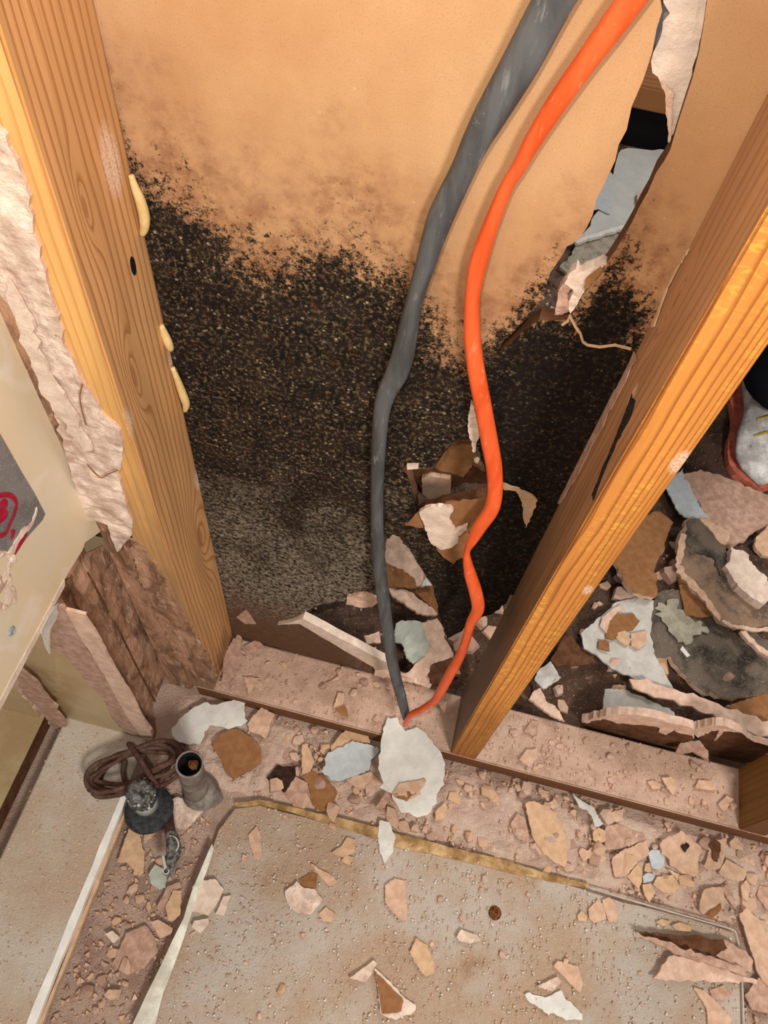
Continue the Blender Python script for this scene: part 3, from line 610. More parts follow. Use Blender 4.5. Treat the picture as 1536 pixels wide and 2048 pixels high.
# ---------------------------------------------------------------- cables
def cable(name, P, mat, label, thick, seg=14):
    Q = spline([tuple(p) for p in P], 6); path = []; r1 = []; r2 = []
    for a, b_, w, y in Q:
        p = at(a, b_, 1, y); d = (p-CAM); dep = -(ROT.transposed()@d).z
        path.append(p); r1.append(max(.002, w/2*dep/FPX)); r2.append(min(thick, r1[-1]))
    o = fin(name, tube(path, r1, seg, rad2=r2, view=CAM), mat, None, (0, 0, 0), True)
    c = sum((V3(v.co) for v in o.data.vertices), V3())/len(o.data.vertices)
    for v in o.data.vertices: v.co -= c
    o.location = c
    return tag(o, label, 'cable')
B = [(1190, -140, 88), (1150, -70, 84), (1108, 0, 82), (1050, 110, 78), (1016, 170, 73), (980, 232, 66), (952, 283, 57), (929, 333, 51), (905, 383, 52), (882, 433, 53), (864, 485, 47), (850, 533, 41), (838, 570, 37), (828, 607, 35), (819, 645, 39), (812, 683, 43), (803, 720, 46), (791, 752, 45), (776, 780, 40), (764, 820, 34), (758, 883, 30), (755, 950, 27), (754, 1016, 26), (755, 1080, 26), (759, 1135, 27), (765, 1183, 27), (772, 1240, 25), (778, 1280, 24), (784, 1320, 23), (793, 1360, 22), (804, 1400, 20), (813, 1436, 17)]
cable('black_cable', [(a, b_, w, 0.0815-max(0, (b_-1050)/400)*0.065) for a, b_, w in B], M['black'], 'flattened black power cable running down the mouldy sheet', 0.0055)
O_ = [(1370, -150, 56), (1318, -75, 56), (1262, 0, 56), (1215, 65, 52), (1165, 133, 46), (1128, 185, 44), (1096, 233, 41), (1064, 285, 36), (1038, 333, 30), (1014, 372, 28), (988, 433, 31), (969, 485, 35), (955, 533, 37), (948, 570, 33), (944, 605, 31), (944, 667, 34), (949, 716, 35), (954, 750, 36), (967, 817, 35), (979, 883, 35), (988, 933, 33), (990, 983, 31), (983, 1018, 31), (962, 1050, 29), (945, 1080, 22), (935, 1100, 13), (934, 1118, 17), (941, 1150, 25), (951, 1183, 27), (956, 1217, 26), (942, 1245, 20), (931, 1283, 18), (918, 1316, 20), (899, 1350, 21), (880, 1385, 19), (868, 1402, 15), (845, 1418, 14), (822, 1430, 13), (809, 1450, 9)]
cable('orange_cable', [(a, b_, w, 0.0815-min(1,max(0, (b_-700)/150))*0.006-max(0, (b_-900)/550)*0.066) for a, b_, w in O_], M['orange'], 'bright orange cable hanging from top right, kinked near the floor', 0.0048)

# ---------------------------------------------------------------- pipe stub, valve, coil, cable end
pb = at(395, 1590, 2, 0.0); ptp = at(379, 1528, 2, 0.15); ax = (ptp-pb).normalized()
pr = empty('pipe_stub', pb); tag(pr, 'open grey pipe stub with rust inside, at the corner of the plate', 'pipe')
MM = (ax.to_track_quat('Z', 'Y').to_matrix().to_4x4()); H = (ptp-pb).length
bm = bmesh.new(); seg = 28; rr = 0.0172; prof = [(rr+.002, 0), (rr, .02), (rr, H-.003), (rr+.0008, H), (rr-.0018, H), (rr-.0022, H-.05), (0.001, H-.055)]
fin('tube', lathe(prof, seg, bm, MM, 0.01), [M['pipe_grey']], pr, pb, True)
fin('bore', lathe([(0.001, H-.05), (rr-.0026, H-.05), (rr-.0022, H-.0004), (rr-.0030, H-.0004), (rr-.0034, H-.049), (0.001, H-.049)], seg, None, MM), M['void'], pr, pb, True)
rp = at(387, 1531, 2, 0.142)
fin('rust_clump', lathe([(0.0, -0.012), (0.005, -0.01), (0.007, 0.0), (0.006, 0.006), (0.002, 0.009)], 12, None, Matrix.Translation(rp-pb), 0.25), M['rust'], pr, pb)
fin('collar', lathe([(0.012, 0), (0.024, 0.0), (0.026, 0.012), (0.021, 0.026), (0.018, 0.03)], seg, None, Matrix.Translation((0.006, 0.003, 0)), 0.04), M['pipe_grey'], pr, pb, True)
fin('elbow', tube([V3((0.008, 0, 0.014)), V3((0.018, 0.004, 0.015)), V3((0.026, 0.004, 0.012)), V3((0.032, 0.0, 0.004))], [0.014, 0.013, 0.011, 0.008], 12), M['pipe_grey'], pr, pb, True)

vb = at(293, 1608, 2, 0.05); vt = at(272, 1572, 2, 0.115); va = (vt-vb).normalized()
vr_ = empty('floor_valve', V3((vb.x, vb.y, 0))); tag(vr_, 'white plug in a black rubber washer with blistered black cap', 'valve')
MV = Matrix.Translation(vb-vr_.location)@(va.to_track_quat('Z', 'Y').to_matrix().to_4x4())
wo = at(298, 1619, 2, 0.046)-vb
fin('washer', lathe([(0.006, -.003), (0.031, -.003), (0.0335, 0), (0.032, .004), (0.020, .006), (0.006, .006)], 32, None, Matrix.Translation(wo)@MV, 0.012), M['rubber'], vr_, vr_.location, True)
fin('plug', lathe([(0.0, -0.004), (0.0170, -0.004), (0.0168, 0.02), (0.0160, 0.030), (0.0, 0.030)], 28, None, MV@Matrix.Translation((0.0, 0.0, 0.0))), M['white_plastic'], vr_, vr_.location, True)
bm = lathe([(0.0, 0.020), (0.0172, 0.019), (0.0180, 0.028), (0.0176, 0.040), (0.0160, 0.052), (0.008, 0.057), (0.0, 0.057)], 30, None, MV, 0.05)
for v in bm.verts: v.co += V3((1, 1, 1)).normalized()*0.0035*mnoise.noise(v.co*160)
cap = fin('cap', bm, M['foil'], vr_, vr_.location, True)
for i in range(26):
    a = random.uniform(0, 6.28); z = random.uniform(0.022, 0.056); r = 0.018 if z < .045 else 0.018-(z-.045)*0.6
    c = MV@V3((r*math.cos(a), r*math.sin(a), z)); bm = bmesh.new(); bmesh.ops.create_icosphere(bm, subdivisions=1, radius=random.uniform(.0010, .0026)); bmesh.ops.translate(bm, vec=c, verts=bm.verts[:])
    fin('blister', bm, random.choice([M['white_plastic'], M['screw'], M['rubber']]), cap, vr_.location, True)
fin('stem', lathe([(0.012, 0), (0.012, 0.06)], 16, None, Matrix.Translation((0, 0, 0))), M['pipe_grey'], vr_, vr_.location, True)

cc = at(280, 1545, 2, 0.037); bm = bmesh.new()
for i in range(7):
    a0 = random.uniform(-.15, .15); ra = 0.060+random.uniform(-.010, .007); rb = 0.023+random.uniform(-.009, .006); ph = 0.62
    P = []
    for k in range(36):
        t = 2*math.pi*k/36; x = ra*math.cos(t); y = rb*math.sin(t)+.004*math.sin(3*t+i)
        P.append(V3((x*math.cos(ph+a0)-y*math.sin(ph+a0)+random.uniform(-.0004, .0004)+.003*math.sin(i*2.1), x*math.sin(ph+a0)+y*math.cos(ph+a0)+.003*math.cos(i*1.7), 0.009+0.0055*i+0.004*math.sin(2*t+i))))
    tube(P, 0.0032, 8, bm, closed=True)
coil = fin('wire_coil', bm, M['brown_wire'], None, cc, True); tag(coil, 'coil of dusty brown wire between the board scrap and the pipe stub', 'wire')
P = [tuple(at(a, b_, 2, z)) for a, b_, z in ((258, 1488, .075), (272, 1508, .09), (290, 1535, .094), (302, 1555, .085), (316, 1572, .06))]
fin('loose_strand', tube([V3(p) for p in spline(P, 5)], 0.0040, 8), M['brown_wire'], coil, (0, 0, 0), True)
P = [tuple(at(a, b_, 2, z)) for a, b_, z in ((250, 1520, .05), (246, 1545, .055), (252, 1570, .06))]
fin('loose_strand', tube([V3(p) for p in spline(P, 5)], 0.0036, 8), M['brown_wire'], coil, (0, 0, 0), True)

ce = empty('cut_cable', at(338, 1640, 2, 0.0)); tag(ce, 'cut cable end wrapped in crumpled black tape below the washer', 'cable')
P = [tuple(at(a, b_, 2, z)) for a, b_, z in ((330, 1600, .01), (336, 1630, .03), (339, 1655, .05), (342, 1675, .058))]
fin('sheath', tube([V3(p) for p in spline(P, 5)], 0.0072, 12), M['brown_wire'], ce, (0, 0, 0), True)
P = spline([tuple(at(a, b_, 2, z))+(w,) for a, b_, z, w in ((342, 1668, .056, .008), (346, 1685, .06, .0095), (347, 1705, .062, .010), (341, 1722, .062, .0085), (337, 1738, .06, .0065), (331, 1750, .058, .0045))], 6)
bm = tube([V3(p[:3]) for p in P], [p[3] for p in P], 14)
for v in bm.verts: v.co += V3((.4, .2, 1)).normalized()*0.003*mnoise.noise(v.co*190)
tw = fin('tape_wrap', bm, M['foil'], ce, (0, 0, 0)); tag(tw, 'crumpled black tape')
P = [V3(p) for p in spline([tuple(at(a, b_, 2, z)) for a, b_, z in ((339, 1672, .066), (352, 1676, .067), (357, 1690, .068), (352, 1702, .071))], 5)]
fin('tape_edge', tube(P, 0.0013, 6), M['white_plastic'], tw, (0, 0, 0), True)
P = [V3(p) for p in spline([tuple(at(a, b_, 2, z)) for a, b_, z in ((326, 1712, .07), (328, 1724, .07), (331, 1736, .07))], 5)]
fin('tape_edge', tube(P, 0.0022, 6), M['white_plastic'], tw, (0, 0, 0), True)
bm = tube([at(332, 1742, 2, .066)+V3((math.cos(t)*.0036, math.sin(t)*.0036, 0)) for t in [k*math.pi/6 for k in range(12)]], 0.0009, 6, closed=True)
fin('tape_edge', bm, M['white_plastic'], tw, (0, 0, 0), True)
# ---------------------------------------------------------------- loose flakes and chips, each a thing of its own
def flake(name, label, cat, key, s, z, m, th=0.003, parts=(), bump=0.0012, curl=0.0015, side=None, group=None, n=(0, 0, 1), **k):
    o = slab(name, on(key, s, 2, z), n, th, [M[m], M[side or m]], None, bump=bump, curl=curl, **k)
    tag(o, label, cat, group)
    for (pn, pm, ps, pl) in parts:
        q = slab(pn, on(key, ps, 2, z+0.0035), (0, 0, 1), 0.0015, M[pm], o, bump=0.0008)
        if pl: q['label'] = pl
    return o
P_ = 0.043      # just above the plate top
panel2 = [(p.x, p.y) for p in ppoly]
F_ = [
 # trough between plate and panel, left to right
 ('paint_flake', 'long white paint flake curving above the pipe stub', 'paint flake', 'B', '95,370 150,300 250,220 340,175 440,185 570,150 655,165 650,290 670,310 620,355 520,380 470,350 380,350 345,400 310,495 200,490 120,465 95,430', .030, 'white'),
 ('paper_scrap', 'large flat brown paper scrap right of the pipe stub', 'paper scrap', 'B', '400,480 480,400 590,375 700,440 770,510 780,640 700,690 560,760 510,720 460,600 410,520', .022, 'brown'),
 ('plaster_flake', 'pink flake touching the right end of the long white paint flake', 'plaster flake', 'B', '670,340 700,290 780,210 885,270 850,320 840,380 810,460 770,420 690,395', .024, 'chip'),
 ('blackened_flake', 'dark blackened jagged flake in the rubble below the plate', 'flake', 'B', '820,755 900,650 940,665 1040,660 1040,720 1030,830 950,860 880,820', .014, 'burnt'),
 ('plaster_flake', 'dusty pink flake overlapping the dark jagged flake', 'plaster flake', 'B', '955,870 1040,740 1130,790 1140,830 1080,985 1030,975', .018, 'chip_dusty'),
 ('paper_scrap', 'brown paper scrap between the dark jagged flake and the blue-white flake', 'paper scrap', 'B', '1090,740 1160,700 1260,740 1360,860 1310,1000 1230,1015 1170,960 1140,800', .016, 'brown'),
 ('plaster_flake', 'narrow tan sliver standing above the brown scrap in the trough', 'plaster flake', 'B', '1090,500 1130,490 1185,620 1160,700 1090,730', .026, 'chip_tan'),
 ('plaster_flake', 'orange-tan flake half hidden behind the blue-white flake', 'plaster flake', 'C', '90,400 180,290 270,230 390,230 430,370 290,355 100,440', .020, 'chip_tan'),
 ('paint_flake', 'oval blue-white paint flake left of the biggest white flake', 'paint flake', 'C', '35,500 70,455 280,355 380,370 490,405 505,440 440,510 415,595 320,640 150,690 100,680 5,610 45,560', .032, 'bluewhite'),
 ('plaster_flake', 'pink flake under the lower edge of the blue-white flake', 'plaster flake', 'C', '215,680 430,610 540,720 420,750 300,740', .018, 'chip'),
 ('plaster_flake', 'dusty pink leaf-shaped flake leaning on the biggest white flake', 'plaster flake', 'C', '470,920 560,790 620,785 600,850 520,950', .030, 'chip_dusty'),
 ('plaster_flake', 'pale tan flake right of the biggest white flake', 'plaster flake', 'C', '985,950 1070,870 1090,960 1070,1010 985,1035', .014, 'chip_tan'),
 ('paint_flake', 'slim upright white paint flake lying across the panel back edge', 'paint flake', 'C', '510,1025 590,1045 640,1170 625,1290 550,1400 510,1290 495,1150', .024, 'white'),
 ('plaster_flake', 'largest oval tan flake in the right half of the trough', 'plaster flake', 'E', '258,250 290,220 400,235 550,320 640,470 680,600 690,840 650,890 520,820 400,690 320,560 310,480', .020, 'chip_tan'),
 ('paint_flake', 'narrow white sliver under the front edge of the plate', 'paint flake', 'E', '740,145 800,190 960,280 1010,380 1060,450 1010,480 970,470 940,370 890,310 810,280', .022, 'greywhite'),
 ('plaster_flake', 'wide dusty flake left of the largest oval tan flake', 'plaster flake', 'E', '110,440 180,340 260,400 300,600 280,640 170,600 120,500', .013, 'chip_dusty'),
 ('plaster_flake', 'flat dusty flake right of the white sliver under the plate', 'plaster flake', 'E', '1080,480 1200,450 1480,560 1500,620 1250,700 1080,720 1070,560', .012, 'chip_dusty'),
 ('plaster_flake', 'flat tan flake with a dark crack beside the small blue chips', 'plaster flake', 'E', '1150,800 1240,730 1500,620 1530,760 1420,830 1290,990 1180,1000 1150,900', .016, 'chip'),
 ('plaster_flake', 'small pink flake against the dark front of the plate', 'plaster flake', 'E', '1080,370 1170,320 1265,300 1250,420 1190,430', .022, 'chip'),
 ('plaster_flake', 'rounded tan chip below the white sliver', 'plaster flake', 'E', '950,530 1010,490 1080,520 1075,630 1010,660 950,610', .015, 'chip_tan'),
 ('plaster_flake', 'small pink chip left of the white sliver under the plate', 'plaster flake', 'E', '480,250 560,195 610,265 540,300', .017, 'chip'),
 ('plaster_flake', 'pink chip with a brown fleck right of the largest oval tan flake', 'plaster flake', 'E', '805,740 830,700 890,720 1000,660 1050,760 1100,800 1040,840 900,800 850,840', .014, 'chip'),
 ('paint_flake', 'larger blue-white chip beside the pink flake with a brown hole', 'paint flake', 'G', '310,760 340,715 430,720 480,800 470,880 420,920 350,910', .018, 'bluewhite'),
 ('paint_flake', 'smaller blue-white chip between tan flakes in the right rubble', 'paint flake', 'G', '250,990 300,950 380,970 350,1030 260,1060', .018, 'bluewhite'),
 ('plaster_flake', 'tan kite-shaped flake left of the smaller blue-white chip', 'plaster flake', 'G', '90,990 200,860 250,920 245,1050 205,1115', .018, 'chip_tan'),
 ('plaster_flake', 'broad tan flake right below the smaller blue-white chip', 'plaster flake', 'G', '355,1075 400,990 560,975 625,1080 580,1160 470,1160', .018, 'chip_tan'),
 ('plaster_flake', 'pointed tan flake directly under the smaller blue-white chip', 'plaster flake', 'G', '245,1070 330,1060 380,1150 320,1260 270,1180', .014, 'chip_tan'),
 ('plaster_flake', 'long tan sliver below the pink flake with a brown hole', 'plaster flake', 'G', '490,905 620,960 790,1050 770,1095 660,1075 600,1010', .014, 'chip'),
 ('plaster_flake', 'thick angular flake right of the two flakes with brown paper', 'plaster flake', 'G', '1030,940 1110,810 1320,930 1290,1030 1180,1030 1050,980', .022, 'chip'),
 ('gypsum_stick', 'long pink gypsum bar at the right edge of the rubble', 'plaster piece', 'I', '1370,220 1410,190 1480,250 1536,350 1600,480 1600,680 1536,640 1480,560', .020, 'chip'),
 ('plaster_flake', 'dusty flake at the right frame edge above the gypsum bar', 'plaster flake', 'G', '1420,1180 1450,1080 1536,1100 1600,1300 1520,1330', .014, 'chip_dusty'),
 ('plaster_flake', 'narrow upright flake between the thick angular flake and the gypsum bar', 'plaster flake', 'G', '1260,1080 1310,1020 1350,1080 1330,1240 1270,1210', .016, 'chip'),
 ('plaster_flake', 'pale flake below the far right plate end', 'plaster flake', 'G', '1140,640 1200,580 1280,660 1270,720 1150,690', .016, 'chip'),
 ('plaster_flake', 'large dusty flake in the bottom right corner beyond the bright trim', 'plaster flake', 'I', '1400,690 1480,590 1560,600 1560,800 1440,770', .012, 'chip_dusty'),
 ('plaster_flake', 'grey-pink flake leaning under the thick angular flake', 'plaster flake', 'G', '1060,1110 1120,1060 1180,1160 1210,1330 1150,1260', .012, 'chip_dusty'),
 # on the plate
 ('plaster_flake', 'upright pink flake at the left end of the plate beside the pine stud', 'plaster flake', 'A', '25,470 60,400 110,350 130,370 120,460 155,480 50,640 10,640', P_+.006, 'chip_dusty'),
 ('plaster_flake', 'rounded dusty flake next to the left end of the plate', 'plaster flake', 'A', '140,420 220,380 280,440 200,480', P_, 'chip_dusty'),
 ('plaster_flake', 'pointed pink flake hanging over the plate front below the left stud', 'plaster flake', 'A', '140,600 230,610 170,715', P_, 'chip'),
 ('plaster_flake', 'pink strip lying slantwise in the middle of the left plate bay', 'plaster flake', 'A', '630,640 740,570 720,610', P_, 'chip'),
 ('plaster_flake', 'pink triangle on the plate right of the orange cable end', 'plaster flake', 'A', '1285,755 1340,745 1330,820', P_, 'chip'),
 ('plaster_flake', 'rectangular flake on the right bay of the plate, left of the drop-shaped one', 'plaster flake', 'G', '300,20 360,0 440,50 430,95 350,90', P_, 'chip'),
 ('plaster_flake', 'drop-shaped flake in the middle of the right plate bay', 'plaster flake', 'G', '450,-20 540,-30 600,20 590,100 560,160 500,80', P_+.003, 'chip'),
 ('plaster_flake', 'half-round flake near the right end of the plate', 'plaster flake', 'G', '780,80 830,0 940,10 1005,60 1000,110', P_, 'chip'),
 ('plaster_flake', 'hexagonal flake at the right end of the plate by the dark stud foot', 'plaster flake', 'G', '1025,250 1110,160 1180,200 1130,270 1085,335', P_, 'chip'),
 ('plaster_flake', 'oval flake on the plate just right of the orange-fronted stud', 'plaster flake', 'R', '40,460 90,400 150,395 155,450 100,505', P_, 'chip'),
 ('plaster_flake', 'narrow pale flake on the plate above the oval one', 'plaster flake', 'R', '70,290 120,225 165,235 130,320', P_, 'chip_dusty'),
 # on the loose panel
 ('paint_flake', 'brightest jagged white flake on the panel at bottom right', 'paint flake', 'I', '140,685 170,675 260,705 350,660 370,710 430,750 470,800 470,830 380,830 310,790 280,800 160,720', .018, 'white'),
 ('plaster_flake', 'tan wedge-shaped flake above the bright jagged white flake', 'plaster flake', 'I', '305,520 330,490 450,525 475,620 460,680 340,560', .019, 'chip'),
 ('plaster_flake', 'crumpled pink flake left of the wedge-shaped flake on the panel', 'plaster flake', 'I', '210,640 330,580 350,610 300,670', .018, 'gypsum_rough'),
 ('plaster_flake', 'long pink flake near the bottom right of the panel', 'plaster flake', 'I', '1110,645 1170,660 1260,740 1330,830 1300,900 1200,900 1180,760', .018, 'chip'),
 ('plaster_flake', 'dusty flake under the long cream shard at the right panel edge', 'plaster flake', 'I', '1200,660 1280,630 1330,680 1290,720 1220,710', .016, 'chip_dusty'),
 ('plaster_flake', 'rough thick pink flake on the left half of the panel', 'plaster flake', 'H', '215,410 290,345 330,385 400,395 450,455 410,510 370,550 290,540 230,490', .021, 'gypsum_rough'),
 ('paper_scrap', 'small brown triangle behind the rough thick pink flake', 'paper scrap', 'H', '300,340 380,290 415,310 405,395 330,380', .016, 'brown'),
 ('plaster_flake', 'five-sided pink flake right below the rough thick one', 'plaster flake', 'H', '420,545 470,505 530,550 500,600 450,590', .018, 'chip'),
 ('plaster_flake', 'tall tan flake in the middle of the panel below the slim white flake', 'plaster flake', 'H', '830,370 890,330 955,345 965,590 930,590 830,480', .019, 'chip'),
 ('plaster_flake', 'yellowish oval flake on the pale middle of the panel', 'plaster flake', 'H', '980,780 1020,700 1090,740 1135,860 1130,910 1080,935 1040,890', .021, 'chip_tan'),
 ('plaster_flake', 'upright pink crumb at the tip of the brown triangular scrap', 'plaster flake', 'H', '610,940 680,890 760,830 780,850 715,970', .024, 'gypsum_rough'),
 ('plaster_flake', 'pink crooked flake above right of the rough thick flake', 'plaster flake', 'H', '370,235 430,270 520,320 540,350 490,380 430,320', .018, 'chip'),
 ('plaster_flake', 'bright pale flake near the panel back edge left of the slim white flake', 'plaster flake', 'H', '500,170 560,130 600,75 650,90 640,170 570,200', .018, 'chip_tan'),
 ('plaster_flake', 'rounded pale chip just under the bright pale flake', 'plaster flake', 'H', '560,220 590,185 640,200 610,250', .017, 'chip_tan'),
 ('plaster_flake', 'pink flake at the upper left corner of the panel', 'plaster flake', 'H', '-10,60 40,10 65,60 75,200 30,210 0,120', .019, 'chip'),
 ('plaster_flake', 'knobbly pink lump right of the yellowish oval flake', 'plaster flake', 'H', '1265,690 1300,640 1400,680 1415,710 1350,730 1280,710', .020, 'gypsum_rough'),
 ('paint_flake', 'whitest thick flake on the left edge of the panel', 'paint flake', 'D', '885,740 930,675 1110,665 1185,760 1120,900 1040,1010 880,970', .030, 'gypsum_pale'),
 ('paint_flake', 'pale flake just below the whitest thick flake at the panel edge', 'paint flake', 'D', '880,1120 900,1060 1040,1035 1045,1090 960,1185', .026, 'gypsum_pale'),
 ('paint_flake', 'slim pale flake right of the whitest thick flake', 'paint flake', 'D', '1105,1000 1180,830 1255,815 1190,1010', .024, 'gypsum_pale'),
 ('plaster_flake', 'middle flake of the cluster of three below the panel back edge', 'plaster flake', 'E', '900,1330 1000,1220 1060,1280 1090,1420 960,1470 910,1410', .018, 'chip'),
 ('plaster_flake', 'right flake of the cluster of three below the panel back edge', 'plaster flake', 'E', '1040,1230 1120,1200 1205,1310 1190,1450 1110,1450', .020, 'chip'),
 ('plaster_flake', 'lowest left square flake beside the cluster below the panel back edge', 'plaster flake', 'E', '790,1390 830,1340 895,1390 880,1450 800,1440', .018, 'chip_tan'),
 ('plaster_flake', 'pale chip under the thin bright trim strip', 'plaster flake', 'I', '980,290 1030,270 1100,295 1090,325 1010,315', .018, 'chip_tan'),
 ('plaster_flake', 'short pale chip left of the one under the bright trim strip', 'plaster flake', 'I', '895,270 930,250 980,270 940,295', .018, 'chip_tan'),
 # gutter between left plate and panel
 ('plaster_flake', 'cream rounded flake under the taped cable end', 'plaster flake', 'D', '465,620 530,520 600,560 640,640 625,740 570,765 490,710', .014, 'greenwhite'),
 ('plaster_flake', 'long tan splintered piece along the left gutter below the washer', 'plaster piece', 'D', '160,500 280,180 385,210 400,340 425,400 420,600 380,640 250,500', .014, 'chip_tan'),
 ('plaster_flake', 'oval tan-brown flake standing in the gutter beside the panel edge', 'plaster flake', 'D', '630,920 700,770 780,770 770,1000 700,1060 650,1060', .018, 'chip_tan'),
 ('plaster_flake', 'dusty pink flake behind the oval one in the gutter', 'plaster flake', 'D', '540,940 640,740 760,690 790,740 690,780 620,930 600,1010', .012, 'chip_dusty'),
 ('plaster_flake', 'pink angular flake below the oval one in the gutter', 'plaster flake', 'D', '485,1075 560,1050 700,1130 690,1180 580,1230', .015, 'chip'),
 ('paint_flake', 'small white chip in the gutter halfway down', 'paint flake', 'D', '45,1190 120,1155 190,1220 130,1275', .014, 'gypsum_pale'),
 ('plaster_flake', 'round pink chip in the gutter near the bottom', 'plaster flake', 'D', '40,1780 80,1720 210,1720 195,1790 100,1820', .014, 'chip'),
 ('plaster_flake', 'large round dusty flake in the lower gutter', 'plaster flake', 'D', '120,1480 250,1180 430,1100 520,1200 560,1350 420,1520 260,1580', .007, 'chip_dusty'),
 ('plaster_flake', 'dusty pale lump between the pipe stub and the taped cable', 'plaster piece', 'V', '880,830 960,790 1160,860 1260,830 1240,950 1090,1110 1050,1150 920,1130 900,980', .016, 'gypsum_rough'),
]
for f in F_:
    name, label, cat, key, s, z, m = f
    cen = sum(on(key, s, 2, 0.012), V3())/len(on(key, s, 2, 0.012)); th = 0.006 if m in ('gypsum_rough', 'gypsum_pale') else 0.0032
    if z >= 0.042: z = z                                   # lies on the plate
    elif inside((cen.x, cen.y), panel2): z = zp+th+0.0006+(0.0035 if key in 'DI' and z > .024 else 0.0)
    else: z = 0.009+0.45*(z-0.010)
    flake(name, label, cat, key, s, z, m, th=th)
# flakes that carry a second layer
flake('paint_flake', 'biggest white paint flake, torn round, at the foot of the orange cable', 'paint flake', 'C', '580,150 600,155 655,150 680,200 725,260 780,240 830,228 880,260 1000,410 1060,510 1065,730 1020,745 990,880 920,985 830,1005 760,965 690,965 640,870 610,800 510,750 540,710 500,620 500,480 540,240', .045, 'white', 0.004,
      [('plaster_scab', 'chip', '620,795 680,710 900,675 905,700 850,780 860,800 740,865 640,820', 'pink plaster scab'), ('paper_patch', 'brown', '620,802 700,785 810,772 825,800 780,820 740,865 640,825', 'brown paper patch')], side='chip')
flake('plaster_flake', 'big pink flake with a dark brown hole in the right rubble', 'plaster flake', 'G', '425,650 500,585 600,550 640,515 710,560 850,690 860,730 820,800 820,960 780,990 640,940 540,880 520,800 450,750', .016, 'chip', 0.005,
      [('paper_patch', 'burnt', '645,680 665,655 690,660 700,640 725,655 735,680 710,710 690,740 665,715', 'dark brown patch')])
flake('plaster_flake', 'pink flake with a long brown paper patch below the plate end', 'plaster flake', 'G', '870,900 940,720 920,700 1000,600 1050,610 1110,590 1090,780 1060,900 920,935', .013, 'chip', 0.004,
      [('paper_patch', 'brown_dark', '930,670 1000,600 1050,650 1050,720 1020,840 990,830 970,800 965,720', 'brown paper patch')])
flake('plaster_flake', 'pink flake with a brown torn lower corner near the bright trim', 'plaster flake', 'G', '830,1290 870,1130 960,1095 1080,1100 1090,1230 1060,1320 1020,1380 960,1410 880,1390 830,1340', .013, 'chip', 0.004,
      [('paper_patch', 'brown', '890,1390 960,1340 1000,1310 1060,1260 1060,1320 1020,1380 960,1410', 'brown paper patch')])
flake('plaster_flake', 'small pink flake with brown paper on the left plate bay', 'plaster flake', 'A', '670,780 700,695 735,700 730,760 765,840 720,835 680,800', P_, 'chip', 0.003,
      [('paper_patch', 'brown', '680,790 740,765 760,835 720,830', 'brown paper patch')])
flake('paper_scrap', 'brown triangular scrap with a white torn rim on the panel', 'paper scrap', 'H', '765,880 860,960 950,1060 1020,1105 1010,1150 900,1195 830,1180 800,1150 785,1000', .0175, 'gypsum_pale', 0.004,
      [('paper_face', 'brown', '768,900 850,980 945,1075 930,1140 900,1155 812,1160 788,1000', 'brown paper face')])
flake('plaster_shard', 'long cream plaster shard at the right end of the panel', 'plaster piece', 'I', '880,595 930,520 965,465 1060,470 1130,480 1300,545 1415,590 1470,600 1470,620 1415,612 1300,615', .024, 'gypsum', 0.005)
flake('paper_curl', 'brown curled strip of board paper above the cream shard', 'paper scrap', 'I', '760,312 860,330 1000,340 1130,350 1270,375 1305,410 1280,440 1200,460 1000,400 830,350', .024, 'brown_dark', 0.002, curl=0.006)
flake('wood_splinter', 'dusty brown splinter lying over the cream shard', 'wood piece', 'I', '800,352 950,382 1150,450 1300,495 1400,540 1420,580 1380,575 1200,512 950,425', .034, 'chip_dusty', 0.006)
flake('plaster_flake', 'grey-pink flake wedged under the right end of the splinter', 'plaster flake', 'I', '1230,460 1300,420 1280,365 1410,440 1450,490 1440,560 1410,550', .028, 'chip_dusty', 0.006)

